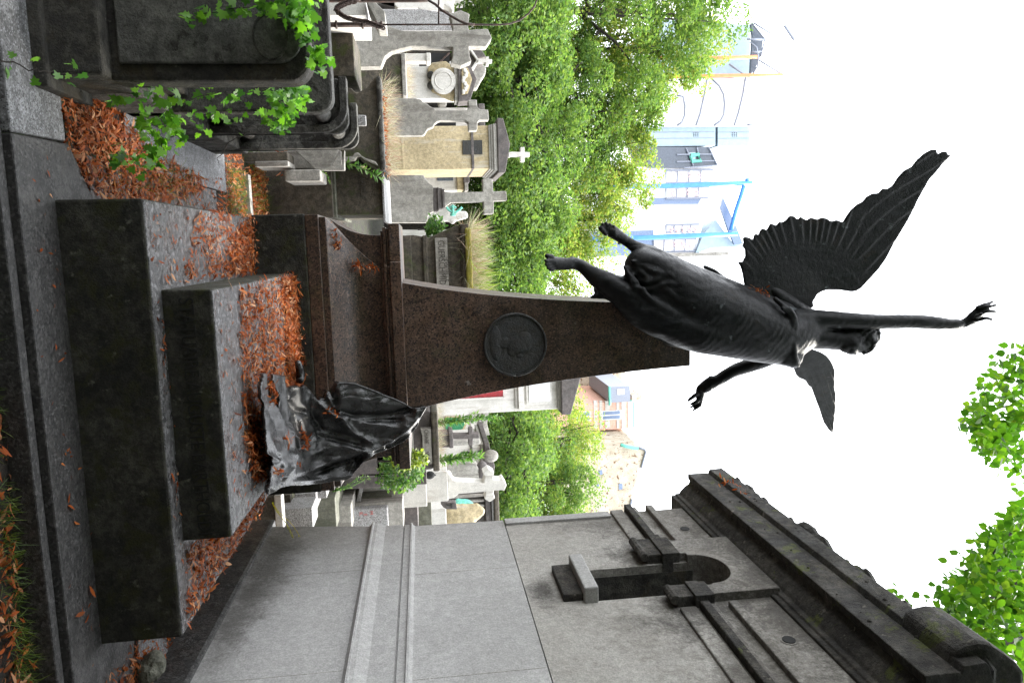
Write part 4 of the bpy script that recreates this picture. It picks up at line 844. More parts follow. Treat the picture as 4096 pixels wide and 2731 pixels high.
build('stele', outl(B(), cF, [(500, 120), (1420, 118), (1820, 175), (1830, 400), (500, 400)], 12, .3), M_greyp, t, .015)
t = grave('rounded_headstone', 'white double rounded headstone at the top left edge', 'gravestone', cF, 1200, 60, 14, G)
build('stele', outl(B(), cF, [(700, -60), (1060, -60), (1070, 60), (1110, 108), (1380, 110), (1410, 130), (1640, 140), (1650, 60), (1720, 60), (1790, 100), (1825, 160), (1850, 150), (1850, -60)], 14, .3), M_white, t, .02)
t = grave('marble_memorial', 'white marble memorial with a round medallion under a carved triangular pediment', 'memorial', cF, 1600, 1060, 13, G)
build('body', outl(B(), cF, [(900, 870), (1900, 870), (1900, 1290), (900, 1290)], 13, .35), M_white, t, .01)
build('scroll_side', outl(B(), cF, [(1500, 900), (1560, 820), (1740, 800), (1850, 880), (1860, 1240), (1840, 1330), (1760, 1300), (1560, 1200)], 12.95, .05), M_cream, t, .01)
c0 = at(cF, 1710, 1065, 12.9); md = build('medallion', MB().disc((c0[0], c0[2]), .205, 12.84, 12.95, 36), M_white, t, .01)
build('rim', MB().tube([(c0[0]+.14*cos(2*pi*k/32), 12.84, c0[2]+.14*sin(2*pi*k/32)) for k in range(33)], .012, 6), M_white, md, smooth=True)
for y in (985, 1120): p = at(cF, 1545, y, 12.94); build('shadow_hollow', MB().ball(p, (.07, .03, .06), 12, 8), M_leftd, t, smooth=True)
build('entablature', bb(B(), cF, 1855, 1905, 815, 1315, 12.85, .4), M_cem, t, .008)
build('pediment', outl(B(), cF, [(1905, 800), (1905, 1328), (2060, 1315), (2148, 1035), (2050, 830)], 12.8, .45), M_slate, t, .01)
pc = outl(B(), cF, [(1950, 880), (1950, 1240), (2030, 1225), (2085, 1035), (2030, 890)], 12.77, .04); build('carving_field', pc, M_cream, t, .005)
mb = B()
for k in range(9): p = at(cF, 1990+22*sin(k*1.3), 920+k*35, 12.76); mb.ball(p, (.04, .02, .03), 8, 6)
build('carving', mb, M_white, t, smooth=True)
t = grave('sarcophagus', 'dark low sarcophagus with a pale rim in front of the white medallion memorial', 'tomb', cF, 900, 960, 11.3, G)
build('chest', down(B(), cF, 1165, 700, 1240, 11.3, .8), M_brown, t, .015); build('rim', bb(B(), cF, 1165, 1222, 690, 1250, 11.25, .9), M_cem, t, .012)
t = grave('headstone', 'small plain white headstone with a thick top beside the iron fan gate', 'gravestone', cF, 1400, 750, 13.5, G)
build('stele', down(B(), cF, 1490, 700, 800, 13.5, .25), M_white, t, .01); build('cap', bb(B(), cF, 1485, 1545, 690, 800, 13.45, .35), M_white, t, .012)
t = grave('fan_gate', 'dark iron gate with a fan of bars in the arch behind the cross headstone', 'gate', cF, 1650, 790, 16, G)
p0 = at(cF, 1640, 855, 16); mb = B()
for k in range(8): q = at(cF, 1640+150*cos(rad(-80+k*22)), 850-155*abs(sin(rad(10+k*21)))-5, 16); mb.tube([p0, q], .014, 5)
build('bars', mb, M_iron, t); build('arch_recess', bb(B(), cF, 1390, 1790, 700, 860, 16.05, .1), M_black, t)
t = grave('gabled_chapel', 'small grey gabled chapel roof topped by a stone cross', 'chapel', cF, 2100, 760, 15, G)
build('roof', outl(B(), cF, [(1830, 640), (2040, 600), (2200, 640), (2270, 740), (2150, 770), (2110, 900), (1830, 700)], 15, .9), M_slate, t, .02)
build('gable_edge', outl(B(), cG2, [(1320, 375), (1345, 385), (1402, 470), (1350, 560), (1335, 545), (1385, 470)], 14.9, .2), M_white, t, .006)
build('cross', outl(B(), cG2, [(1395, 462), (1455, 462), (1457, 445), (1480, 445), (1481, 465), (1506, 466), (1506, 487), (1482, 488), (1480, 512), (1457, 512), (1456, 490), (1395, 490)], 14.8, .15), M_white, t, .006)
t = grave('domed_headstone', 'round topped grey headstone behind the pediment', 'gravestone', cG2, 1400, 580, 17, G)
build('stele', outl(B(), cG2, [(1000, 500), (1430, 498), (1460, 530), (1455, 575), (1425, 620), (1390, 690), (1000, 690)], 17, .4), M_cem, t, .03)
t = grave('planter_tomb', 'brown stone planter tomb with rough lip overgrown with dry pink stems', 'tomb', cG2, 500, 1000, 8.0, G)
build('chest', outl(B(), cG2, [(200, 690), (400, 690), (445, 735), (530, 680), (590, 600), (628, 605), (650, 1320), (630, 1340), (520, 1270), (470, 1240), (440, 1205), (400, 1215), (380, 1245), (200, 1250)], 8.0, 1.1), M_brown, t, .012)
build('rough_lip', bb(B(), cG2, 612, 652, 595, 1335, 7.94, 1.2), M_left, t, .02)
t = grave('blue_plaque', 'small stepped blue grey plaque block leaning on the brown planter', 'plaque', cE, 540, 90, 7.6)
build('plate', bb(B(), cE, 400, 610, 28, 150, 7.55, .06), M_greyp, t, .01); build('step', bb(B(), cE, 300, 490, -20, 75, 7.5, .1), M_greyp, t, .01)
t = grave('cross_headstone', 'grey cross headstone with stepped shoulders left of the yellow chapel', 'gravestone', cG2, 1100, 905, 10.5, G)
build('cross', outl(B(), cG2, [(640, 770), (900, 770), (950, 780), (965, 800), (1000, 815), (1020, 835), (1055, 850), (1060, 866), (1310, 866), (1322, 840), (1315, 785), (1385, 780), (1390, 835), (1410, 858), (1475, 860), (1482, 940), (1410, 942), (1392, 960), (1390, 1022), (1322, 1025), (1318, 960), (1295, 945), (1100, 945), (1080, 952), (1055, 970), (1045, 995), (1000, 1010), (975, 1055), (955, 1062), (640, 1065)], 10.5, .18), M_cem, t, .012)
t = grave('white_chapel', 'white chapel with dark doorway partly hidden behind the yellow chapel', 'chapel', cG2, 1200, 930, 18, G)
build('wall', down(B(), cG2, 1440, 845, 1040, 18, 1.5), M_white, t, .02); build('doorway', bb(B(), cG2, 1040, 1222, 930, 992, 17.97, .1), M_black, t); build('cornice', bb(B(), cG2, 1400, 1450, 812, 1050, 17.85, 1.8), M_slate, t, .02)
build('pilaster', down(B(), cG2, 1300, 845, 862, 17.9, .15), M_white, t); build('finial', bb(B(), cG2, 1080, 1150, 760, 830, 17.5, .3), M_cem, t, .05)
t = grave('yellow_chapel', 'cream yellow chapel with black plaque and dark gabled roof carrying a white cross', 'chapel', cG2, 1000, 1150, 15, G)
build('wall', down(B(), cG2, 1490, 985, 1322, 15, 1.75), M_cream, t, .01)
for x0, x1, e in ((795, 812, .012), (1343, 1362, .04)): build('band', bb(B(), cG2, x0, x1, 983, 1324, 15-e, 1.75+2*e), M_slate if e > .03 else M_cream, t, .004)
for x0, x1, e in ((1482, 1500, .04), (1500, 1520, .08), (1520, 1546, .13)): build('cornice', bb(B(), cG2, x0, x1, 985-e*110, 1322+e*110, 15-e, 1.75+2*e), M_stain, t, .004)
pq = build('plaque', bb(B(), cG2, 1275, 1430, 1100, 1210, 14.965, .05), M_medal, t, .003)
build('roof', outl(B(), cG2, [(1545, 925), (1592, 927), (1648, 1130), (1610, 1352), (1555, 1356)], 14.82, 2.1), M_slate, t, .015)
build('cross', outl(B(), cG2, [(1636, 1195), (1660, 1190), (1728, 1193), (1730, 1155), (1760, 1153), (1762, 1192), (1800, 1194), (1802, 1228), (1762, 1228), (1762, 1268), (1730, 1268), (1728, 1228), (1655, 1226), (1636, 1236)], 14.9, .14), M_white, t, .006)
t = grave('small_chapel', 'little white chapel with round window to the right of the yellow chapel', 'chapel', cE, 1500, 800, 17.5, G)
build('wall', down(B(), cE, 1650, 716, 890, 17.5, 1), M_white, t, .02); build('window', bb(B(), cE, 1420, 1605, 720, 778, 17.46, .08), M_glass, t, .01); build('roof', bb(B(), cE, 1720, 1790, 718, 800, 17.3, 1.4), M_slate, t, .02)
build('parapet', bb(B(), cE, 1650, 1725, 716, 880, 17.4, 1.2), M_cream, t, .01); build('chimney_block', bb(B(), cE, 1735, 1775, 800, 895, 17.3, .4), M_cem, t, .01)
t = grave('cross_headstone', 'grey latin cross on a wide moulded stele standing on the dark ledger tomb', 'gravestone', cE, 1500, 980, 10.6, G)
build('stele', outl(B(), cE, [(600, 715), (1270, 713), (1285, 750), (1330, 805), (1372, 835), (1380, 862), (1380, 1130), (1345, 1145), (1318, 1180), (1310, 1235), (1295, 1256), (820, 1256), (820, 1080), (600, 1080)], 10.6, .3), M_cem, t, .012)
for x0, x1, y0, y1, e in ((1380, 1430, 858, 1128, .0), (1430, 1442, 852, 1112, .03), (1442, 1482, 862, 1100, .01), (1482, 1508, 872, 1088, .03)): build('moulding', bb(B(), cE, x0, x1, y0, y1, 10.6-e, .28+2*e), M_slate, t, .005)
build('cross', outl(B(), cE, [(1505, 900), (1560, 912), (1945, 905), (1940, 758), (2052, 756), (2062, 902), (2210, 895), (2218, 1005), (2068, 1010), (2066, 1158), (1955, 1160), (1953, 1018), (1580, 1028), (1505, 1085)], 10.65, .2), M_cem, t, .01)
t = grave('bronze_ornament', 'green patinated bronze anchor shaped ornament in front of the grey latin cross', 'ornament', cE, 1600, 1080, 10.3)
mb = B(); mb.tube([at(cE, 1600, 1170, 10.3), at(cE, 1600, 1060, 10.3)], .02, 6); mb.tube([at(cE, 1525+9*k, 1080+62*sin(pi*k/20), 10.3) for k in range(21)], .016, 6)
mb.tube([at(cE, 1560, 1090, 10.3), at(cE, 1600, 1060, 10.3), at(cE, 1640, 1090, 10.3)], .012, 6); mb.tube([at(cE, 1570, 1165, 10.3), at(cE, 1635, 1165, 10.3)], .02, 6); build('ornament', mb, M_green, t, smooth=True)
t = grave('white_statue', 'small white figure stone beside the grey latin cross', 'statue', cE, 1550, 1190, 11.5)
build('figure', outl(B(), cE, [(1380, 1140), (1450, 1190), (1500, 1160), (1540, 1130), (1600, 1120), (1760, 1125), (1780, 1200), (1640, 1240), (1600, 1280), (1560, 1240), (1460, 1245), (1380, 1250)], 11.5, .2), M_white, t, .03)
t = grave('ledger_tomb', 'dark ledger tomb with mossy lower block, pale rim and lit right side', 'tomb', cE, 500, 900, 8.4, G)
build('upper_block', bb(B(), cE, 255, 800, 645, 1168, 8.4, 1.5), M_brown, t, .012); build('top_slab', bb(B(), cE, 795, 822, 630, 1250, 8.35, 1.7), M_greyp, t, .006)
build('rim', bb(B(), cE, 222, 262, 640, 1200, 8.3, 1.75), M_ledger, t, .006); build('lower_block', down(B(), cE, 224, 560, 1195, 8.25, 1.8), M_brown, t, .01)
build('inscription', text_mesh('FAMILLE', .075, *(at(cE, 545, 745, 8.4)+np.array([0, -.003, 0])), .002, sx=.8), M_ink2, t)
t = grave('scrolled_tomb', 'pale scroll sided tomb end between the dark ledger and the planter', 'tomb', cE, 500, 480, 8.15, G)
build('scroll', outl(B(), cE, [(340, 505), (455, 505), (480, 465), (520, 455), (555, 490), (600, 520), (720, 560), (745, 600), (720, 590), (580, 530), (545, 500), (510, 500), (480, 545), (340, 545)], 7.9, .1), M_cem, t, .006)
t = grave('kerbed_grave', 'low kerbed grave with red leaves inside right of the upright slabs', 'grave', cC2, 1200, 1250, 7.5, G)
build('kerb', down(B(), cC2, 1500, 1180, 1318, 7.9, .12), M_cem, t, .008)
build('side_kerb', outl(B(), cC2, [(1130, 1175), (1480, 1175), (1420, 1300), (1445, 1310), (1500, 1300), (1525, 1175), (1525, 1335), (1300, 1335)], 7.7, .1), M_cem, t, .008)
build('near_box', down(B(), cC2, 1080, 1190, 1262, 7.45, .35), M_brown, t, .01); build('box_rim', bb(B(), cC2, 820, 1085, 1262, 1305, 7.4, .4), M_cem, t, .01)
t = grave('flower_trough', 'small grey trough of red leaves and weeds before the dark ledger tomb', 'planter', cC2, 1200, 1390, 7.6)
build('trough', bb(B(), cC2, 1055, 1335, 1330, 1420, 7.55, .5), M_cem, t, .012)
t = grave('kerb', 'narrow light kerb crossing the leaf covered ground behind the tomb', 'kerb', cC2, 770, 1400, 7.4)
build('stone', MB().box(-.72, .9, 7.32, 7.42, -.05, .03), M_cem, t, .006)
# planter tomb with plaque seen left of the pylon
t = grave('planter_tomb', 'large brown planter tomb with carved name plaque and dry grass on top', 'tomb', cQ, 900, 900, 8.6, G)
build('chest', outl(B(), cQ, [(215, 225), (390, 215), (640, 255), (730, 275), (1330, 5), (1450, -15), (1462, 2700), (215, 2700)], 8.6, .95), M_brown, t, .01)
for x0, x1, e in ((215, 395, .05), (640, 740, .03), (1450, 1480, .05), (1480, 1640, .09)): build('moulding', bb(B(), cQ, x0, x1, 225 if x1 < 800 else -20, 2700, 8.6-e, .9), M_brown, t, .01)
pq = build('plaque', bb(B(), cQ, 895, 1160, 280, 2000, 8.55, .07), M_cem, t, .006)
q = at(cQ, 930, 330, 8.546); build('lettering', text_mesh('GUERSCHMID-DES', .105, q[0], 8.548, q[2], .002, sx=.78), M_ink2, pq)
q = at(cQ, 1085, 740, 8.546); build('lettering', text_mesh('FAMILLE', .075, q[0], 8.548, q[2], .002, sx=.95), M_ink2, pq)
stuff(build('moss_top', bb(B(), cQ, 1560, 1690, 60, 2700, 8.45, .95), plain('yellow moss', (.22, .2, .03), .95, sc_=20), t, .02))
# -- right side
t = grave('red_door_chapel', 'tall pale chapel with a dark red door and slate pediment right of the pylon', 'chapel', cK, 600, 300, 16, G)
build('wall', down(B(), cK, 1560, -700, 368, 16, 2.2), M_white, t, .02); build('door', bb(B(), cK, 120, 972, -420, 258, 15.95, .1), M_door, t)
build('door_frame', bb(B(), cK, 120, 1000, 258, 275, 15.9, .12), M_white, t, .01)
for x0, x1, e in ((1100, 1135, .06), (1135, 1190, .14), (1560, 1585, .08), (1585, 1620, .18)): build('cornice', bb(B(), cK, x0, x1, -700-e*60, 365+e*75, 16-e, 2.2+e), M_white if x0 < 1500 else M_stain, t, .01)
pn = build('panel_frame', bb(B(), cK, 1222, 1500, -500, 318, 15.93, .1), M_white, t, .01); build('pane', bb(B(), cK, 1255, 1480, -480, 285, 15.9, .05), M_wblock, pn)
build('roof', outl(B(), cK, [(1615, 430), (1712, 428), (1870, -150), (1700, -760), (1600, -760)], 15.7, 2.6), M_slate, t, .02)
t = grave('domed_chapel', 'cream chapel with green arched window behind the flowering weeds', 'chapel', cK, 500, 520, 22, G)
build('wall', down(B(), cK, 760, 375, 645, 22, 2), M_white, t, .02)
q0 = [(355, 462), (500, 462), (545, 490), (565, 530), (545, 575), (500, 602), (355, 602)]
wf = build('window_frame', outl(B(), cK, [(350, 450), (505, 448), (560, 480), (590, 530), (560, 590), (505, 616), (350, 614)], 21.92, .1), M_cream, t, .01); build('pane', outl(B(), cK, q0, 21.9, .05), plain('green glass', (.02, .16, .07), .3), wf)
for x0, x1, e in ((625, 645, .06), (722, 760, .1)): build('cornice', bb(B(), cK, x0, x1, 372, 648, 22-e, 2.1), M_white, t, .01)
build('roof', outl(B(), cK, [(760, 372), (800, 380), (825, 420), (805, 520), (825, 600), (835, 650), (760, 650)], 21.8, 2.3), M_cem, t, .02)
t = grave('cross_headstone', 'slim dark cross on a stepped pedestal before the cream domed chapel', 'gravestone', cK, 500, 665, 13, G)
build('cross', outl(B(), cK, [(440, 642), (605, 640), (605, 575), (652, 573), (653, 635), (720, 632), (722, 684), (655, 684), (652, 762), (606, 762), (605, 690), (440, 692)], 13, .16), M_slate, t, .01)
build('pedestal', down(B(), cK, 400, 640, 780, 13, .4), M_slate, t, .01); build('moulding', bb(B(), cK, 395, 442, 625, 790, 12.95, .5), M_slate, t, .015)
t = grave('column_grave', 'pale grey column grave just behind the slim dark cross', 'gravestone', cK, 500, 725, 14, G)
build('column', down(B(), cK, 735, 698, 752, 14, .25), M_cem, t, .03)
t = grave('slit_window_chapel', 'white chapel with narrow slit window and dark gabled roof with ball finial', 'chapel', cK, 500, 950, 19, G)
build('wall', down(B(), cK, 742, 775, 1130, 19, 2), M_white, t, .02); build('slit_window', bb(B(), cK, 530, 612, 832, 848, 18.95, .1), M_black, t)
build('band', bb(B(), cK, 632, 655, 772, 1130, 18.92, .3), M_slate, t, .01); build('cross_slit', bb(B(), cK, 700, 735, 822, 832, 18.95, .1), M_black, t)
build('cornice', bb(B(), cK, 742, 775, 745, 1150, 18.85, 2.2), M_stain, t, .01); build('roof', outl(B(), cK, [(775, 735), (832, 733), (830, 760), (890, 985), (870, 1170), (780, 1170)], 18.7, 2.4), M_slate, t, .02)
p = at(cK, 845, 872, 18.6); build('finial', MB().ball(p, (.17, .17, .2), 12, 8), M_cem, t, smooth=True)
t = grave('rounded_headstone', 'round shouldered grey headstone with a knob between slit window chapel and white cross', 'gravestone', cK, 500, 1030, 14, G)
build('stele', outl(B(), cK, [(200, 905), (600, 930), (680, 960), (718, 1010), (728, 1070), (712, 1140), (500, 1155), (200, 1160)], 14, .3), M_cem, t, .02)
build('knob', MB().ball(at(cK, 752, 1028, 14.1), (.2, .14, .12), 12, 8), M_slate, t, smooth=True)
t = grave('sarcophagus', 'dark moulded sarcophagus with carved plaque and dry vines on its lid', 'tomb', cK, 100, 700, 8.8, G)
build('chest', bb(B(), cK, -420, 215, 405, 1045, 8.8, .9), M_slate, t, .03); build('lid', bb(B(), cK, 212, 285, 395, 1045, 8.72, 1.05), M_brown, t, .02)
build('foot_moulding', bb(B(), cK, -60, 10, 395, 1050, 8.74, 1.0), M_cem, t, .02); build('foot', down(B(), cK, -60, 405, 1080, 8.8, 1.0), M_slate, t, .02)
pq = build('plaque', outl(B(), cK, [(82, 575), (100, 640), (105, 650), (112, 900), (98, 905), (100, 962), (215, 962), (200, 572)], 8.74, .08), M_cem, t, .005)
q = at(cK, 128, 590, 8.73); build('lettering', text_mesh('CHABE', .07, q[0], 8.737, q[2], .002, sx=.8), M_ink2, pq); q = at(cK, 135, 830, 8.73); build('lettering', text_mesh('VROTNE', .07, q[0], 8.737, q[2], .002, sx=.8), M_ink2, pq)
t = grave('headstone', 'small dark lettered block under the black urn', 'gravestone', cK, 100, 1110, 8.9, G)
build('block', down(B(), cK, 152, 1035, 1180, 8.9, .4), M_slate, t, .01)
t = grave('urn', 'little black urn on the edge of the white cross tomb', 'urn', cK, 190, 1078, 9.6)
build('bowl', MB().ball(at(cK, 188, 1080, 9.6), (.055, .055, .065), 12, 8), M_black, t, smooth=True); build('neck', MB().ball(at(cK, 215, 1080, 9.6), (.02, .02, .05), 8, 6), M_black, t, smooth=True)
t = grave('white_cross', 'large bright white stone cross with flared ends on a white pedestal', 'gravestone', cK, 700, 1190, 10, G)
build('cross', outl(B(), cK, [(380, 1075), (410, 1078), (440, 1135), (480, 1152), (770, 1165), (783, 1100), (758, 1058), (822, 1015), (885, 1055), (875, 1080), (870, 1132), (945, 1138), (975, 1115), (1020, 1190), (990, 1255), (965, 1243), (878, 1250), (880, 1300), (895, 1330), (835, 1375), (775, 1335), (788, 1310), (790, 1262), (500, 1285), (450, 1325), (380, 1345)], 10, .22), M_white, t, .012)
build('pedestal', down(B(), cK, 382, 1040, 1362, 9.7, .8), M_white, t, .01); build('step', down(B(), cK, 150, 1000, 1420, 9.5, 1.2), M_white, t, .01)
t = grave('dark_chapel', 'dark pilastered chapel at the edge of the mausoleum wall', 'chapel', cK, 800, 1400, 16, G)
build('wall', down(B(), cK, 790, 1255, 1680, 16, 1.5), M_slate, t, .02)
for y in (1290, 1345, 1400): build('pilaster', down(B(), cK, 780, y, y+22, 15.9, .12), M_cem, t, .01)
build('cornice', bb(B(), cK, 790, 850, 1250, 1700, 15.85, 1.7), M_slate, t, .02); build('pale_fascia', bb(B(), cK, 858, 885, 1240, 1700, 15.8, 1.7), M_greyp, t, .01); build('roof', bb(B(), cK, 885, 940, 1240, 1700, 15.7, 1.8), M_brown, t, .03)
t = grave('pointed_headstone', 'small dark pointed headstone carved with a cross', 'gravestone', cK, 400, 1410, 11.2, G)
build('stele', outl(B(), cK, [(305, 1392), (345, 1375), (470, 1380), (482, 1450), (370, 1450), (335, 1430)], 11.2, .15), M_slate, t, .008); build('cross_relief', outl(B(), cK, [(365, 1402), (415, 1400), (416, 1385), (430, 1385), (431, 1435), (417, 1435), (415, 1412), (366, 1412)], 11.18, .03), M_medal, t)
t = grave('bronze_bust', 'green patinated bronze bust above a cream tomb', 'bust', cK, 560, 1420, 12.6)
mb = B(); q = at(cK, 500, 1425, 12.6); mb.ball(q, (.16, .12, .12), 12, 8); mb.ball(at(cK, 560, 1420, 12.6), (.14, .12, .17), 12, 8); mb.ball(at(cK, 610, 1425, 12.55), (.09, .1, .12), 12, 8); mb.ball(at(cK, 645, 1425, 12.55), (.07, .06, .05), 10, 6)
build('bust', sculpt(mb, .02, 'bust'), M_green, t, smooth=True)
t = grave('cream_sarcophagus', 'cream stone sarcophagus with a reclining draped figure near the mausoleum wall', 'tomb', cK, 480, 1500, 11.8, G)
build('chest', down(B(), cK, 370, 1440, 1720, 11.8, .8), M_white, t, .02); mb = B()
for a, b, r in ((420, 1500, .16), (480, 1520, .17), (540, 1510, .16), (590, 1490, .13), (640, 1460, .1), (690, 1440, .08), (620, 1530, .13), (700, 1500, .08), (740, 1470, .07)): mb.ball(at(cK, a, b, 12), (r*1.25, r, r), 12, 8)
build('figure', sculpt(mb, .025, 'figure'), M_cream, t, smooth=True)
t = grave('pink_granite_tomb', 'polished speckled granite tomb low against the mausoleum corner', 'tomb', cM, 450, 800, 7.3, G)
build('front_block', down(B(), cM, 672, 702, 990, 7.3, .35), M_greyp, t, .006); build('rear_block', down(B(), cM, 722, 505, 740, 7.75, .35), M_greyp, t, .006); build('small_block', bb(B(), cM, 735, 862, 470, 580, 7.9, .3), M_greyp, t, .006); build('foot', down(B(), cM, 380, 530, 720, 7.5, .3), M_brown, t, .006)
t = grave('white_kerb', 'broad white kerb standing at the foot of the speckled granite tomb', 'kerb', cM, 210, 700, 6.9)
build('stone', bb(B(), cM, 165, 268, 540, 1000, 6.9, .12), M_white, t, .01); build('base', down(B(), cM, 165, 560, 1000, 6.92, .15), M_brown, t, .01)
t = grave('ledger_tomb', 'weathered grey ledger with pale top edge right of the speckled granite tomb', 'tomb', cM, 850, 720, 8.2, G)
build('block', down(B(), cM, 985, 565, 990, 8.2, .9), M_ledger, t, .01)
t = grave('ledger_tomb', 'small grey stepped block between the weathered ledger and the lettered headstone', 'tomb', cM, 1100, 760, 8.6, G)
build('block', down(B(), cM, 1195, 675, 990, 8.55, .7), M_cem, t, .01)
t = grave('lettered_headstone', 'pale headstone with worn red lettering against the mausoleum corner', 'gravestone', cM, 1450, 770, 8.9, G)
build('stele', down(B(), cM, 1690, 695, 990, 8.9, .5), M_greyp, t, .02)
for ch, x, y in (('R.', 1300, 765), ('E', 1360, 785), ('M', 1440, 750)): q = at(cM, x, y, 8.895); build('lettering', text_mesh(ch, .06, q[0], 8.897, q[2], .002), M_red2, t)
t = grave('mossy_ledger', 'wide upright mossy ledger stone with a pale left edge behind the weeds', 'tomb', cM, 1500, 430, 9.6, G)
build('stone', down(B(), cM, 1640, 165, 740, 9.6, 1.3), M_ledger, t, .012); build('soil_front', outl(B(), cM, [(500, 60), (1250, 60), (1380, 160), (1250, 660), (500, 660)], 9.2, .3), M_brown, t, .02)
build('edge_strip', outl(B(), cM, [(1380, 140), (1420, 140), (1300, 700), (1240, 700)], 9.1, .1), M_greyp, t, .006)
t = grave('small_box_tomb', 'small greenish box stone beside the mossy ledger', 'tomb', cM, 1710, 600, 9.2, G); build('block', down(B(), cM, 1742, 548, 650, 9.2, .25), M_ledger, t, .01)
t = grave('tan_tomb', 'tan stone panel tomb behind the dry vines', 'tomb', cM, 1900, 500, 10.8, G); build('stone', down(B(), cM, 2045, 370, 640, 10.8, .5), M_ledger, t, .01)
t = grave('grey_block_tomb', 'grey block tomb with white top beside the mausoleum wall', 'tomb', cM, 1800, 740, 8.9, G); build('block', down(B(), cM, 1890, 622, 990, 9.0, .5), M_cem, t, .01)
t = grave('dark_block_tomb', 'taller dark grey block tomb behind the white topped block', 'tomb', cM, 2000, 700, 9.6, G); build('block', down(B(), cM, 2088, 582, 990, 9.6, .6), M_slate, t, .01)
t = grave('tall_ledger', 'tall pale green stone slab tomb rising right of the small dark block', 'tomb', cM, 2180, 600, 10.4, G); build('slab', down(B(), cM, 2268, 372, 990, 10.4, .7), M_ledger, t, .01)
# perimeter wall behind the trees
tag(build('boundary_wall', MB().box(-60, 70, 44, 44.4, -.1, 5.6), M_white), 'long cream boundary wall behind the tree trunks', 'wall')
# ================================================================ IRON ARCH AND CHAIN, LEFT
t = grave('iron_arch', 'rusty wrought iron grave arch with curved top bars at the left edge', 'iron arch', cG2, 300, 195, 6.6)
mb = B(); Y = 6.6
def ir(pts, r, c=cG2): return MB().tube([at(c, a, b, Y) for a, b in pts], r, 7)
build('upright', ir([(-300, 197), (245, 196), (640, 195)], .021), M_iron, t, smooth=True); build('rod', ir([(640, 195), (1100, 194), (1560, 196), (1640, 190), (1720, 162), (1790, 110), (1840, 50), (1862, -20), (1870, -160)], .0075), M_iron, t, smooth=True)
build('curved_rod', ir([(900, -60), (1000, 0), (1060, 35), (1110, 80), (1180, 125), (1250, 165), (1310, 188), (1370, 196)], .011), M_iron, t, smooth=True); build('crossbar', ir([(1087, -40), (1087, 194)], .008), M_iron, t, smooth=True)
build('left_upright', ir([(-300, 2), (245, 2), (900, 2), (1000, 0)], .02), M_iron, t, smooth=True)
for x in (285, 490, 600, 640): build('ring', ir([(x-8, 196), (x+8, 196)], .034), M_iron, t, smooth=True)
t = grave('chain', 'heavy rusty chain looped between the iron arch uprights', 'chain', cG2, 330, 90, 6.55)
path = [(640, 215), (600, 200), (560, 185), (520, 172), (480, 168), (440, 160), (400, 150), (365, 140), (335, 125), (310, 105), (292, 85), (290, 65), (310, 50), (335, 38), (365, 25), (400, 14), (440, 8), (480, 2)]
pp = [at(cG2, a, b, 6.55) for a, b in path]; dense = []
for a, b in zip(pp[:-1], pp[1:]): dense += [a+(b-a)*k/2 for k in range(2)]
link0 = None
for k, p in enumerate(dense[:-1]):
    d = Vector(dense[k+1]-p).normalized(); M3 = d.to_track_quat('X', 'Z').to_matrix() @ Matrix.Rotation(pi/2*(k % 2)+.5, 3, 'X')
    if link0 is None:
        mb = MB().tube([(.030*cos(2*pi*j/14), .018*sin(2*pi*j/14), 0) for j in range(15)], .0075, 6); me = bpy.data.meshes.new('link'); me.from_pydata(mb.v, [], mb.f); me.materials.append(M_iron)
        link0 = bpy.data.objects.new('link', me); o = link0
    else: o = link0.copy()
    COL.objects.link(o); o.parent = t; o.matrix_local = Matrix.Translation(Vector(p)-Vector(ORG[t.name])) @ M3.to_4x4()
# ================================================================ BUILDINGS BEYOND THE CEMETERY
c0_ = cr(2200, 0, .8293); YB = 60
t = grave('modern_building', 'white modern building with blue columns, curved facade and rooftop trusses beyond the trees', 'building', cB, 700, 900, YB)
build('drum', down(B(), cB, 1200, 640, 1092, YB, 14, 0), M_wblock, t)
build('stair_tower', down(B(), cB, 1040, 380, 640, YB+2, 10, 0), M_wblock, t)
def ln(pts, r, c=cB, Y=YB-.2, n=6): return MB().tube([at(c, a, b, Y) for a, b in pts], r, n)
for pl in ([(380, 800), (440, 812), (460, 900), (455, 1000), (430, 1060), (385, 1092)], [(672, 645), (650, 780), (605, 980), (566, 1092)], [(718, 642), (790, 710), (832, 790), (842, 880), (835, 985), (800, 1050), (740, 1090)], [(1045, 620), (1020, 780), (975, 970), (935, 1092)], [(1060, 1084), (1095, 1090), (1135, 1080)]): build('facade_seam', ln(pl, .08), M_steel, t, smooth=True)
for x0, x1 in ((100, 752), (775, 1085)):
    pn = build('panel', bb(B(), cB, x0, x1, 1100, 1290, YB+.5, 6), M_panel, t)
    for y in (1152, 1212): build('panel_joint', bb(B(), cB, x0, x1-8, y, y+5, YB+.46, .1), M_steel, pn)
    for i in range(3):
        for j in range(3): build('vent_hole', bb(B(), cB, x0+ (440 if x0 < 500 else 138)+i*20, x0+(440 if x0 < 500 else 138)+i*20+9, 1160+j*15, 1169+j*15, YB+.46, .1), M_glass, pn)
build('floor_gap', bb(B(), cB, 752, 775, 1100, 1295, YB+.8, 5), M_glass, t)
gz = build('glazed_corner', outl(B(), cB, [(100, 1298), (688, 1300), (775, 1470), (765, 1478), (480, 1500), (100, 1500)], YB+.3, 5), M_glass, t)
for pl in ([(575, 1300), (600, 1440)], [(470, 1310), (540, 1480)], [(380, 1372), (712, 1368)], [(380, 1440), (740, 1432)], [(688, 1298), (770, 1470)], [(450, 1500), (760, 1476)]): build('mullion', ln(pl, .055, Y=YB+.15), M_steel, gz)
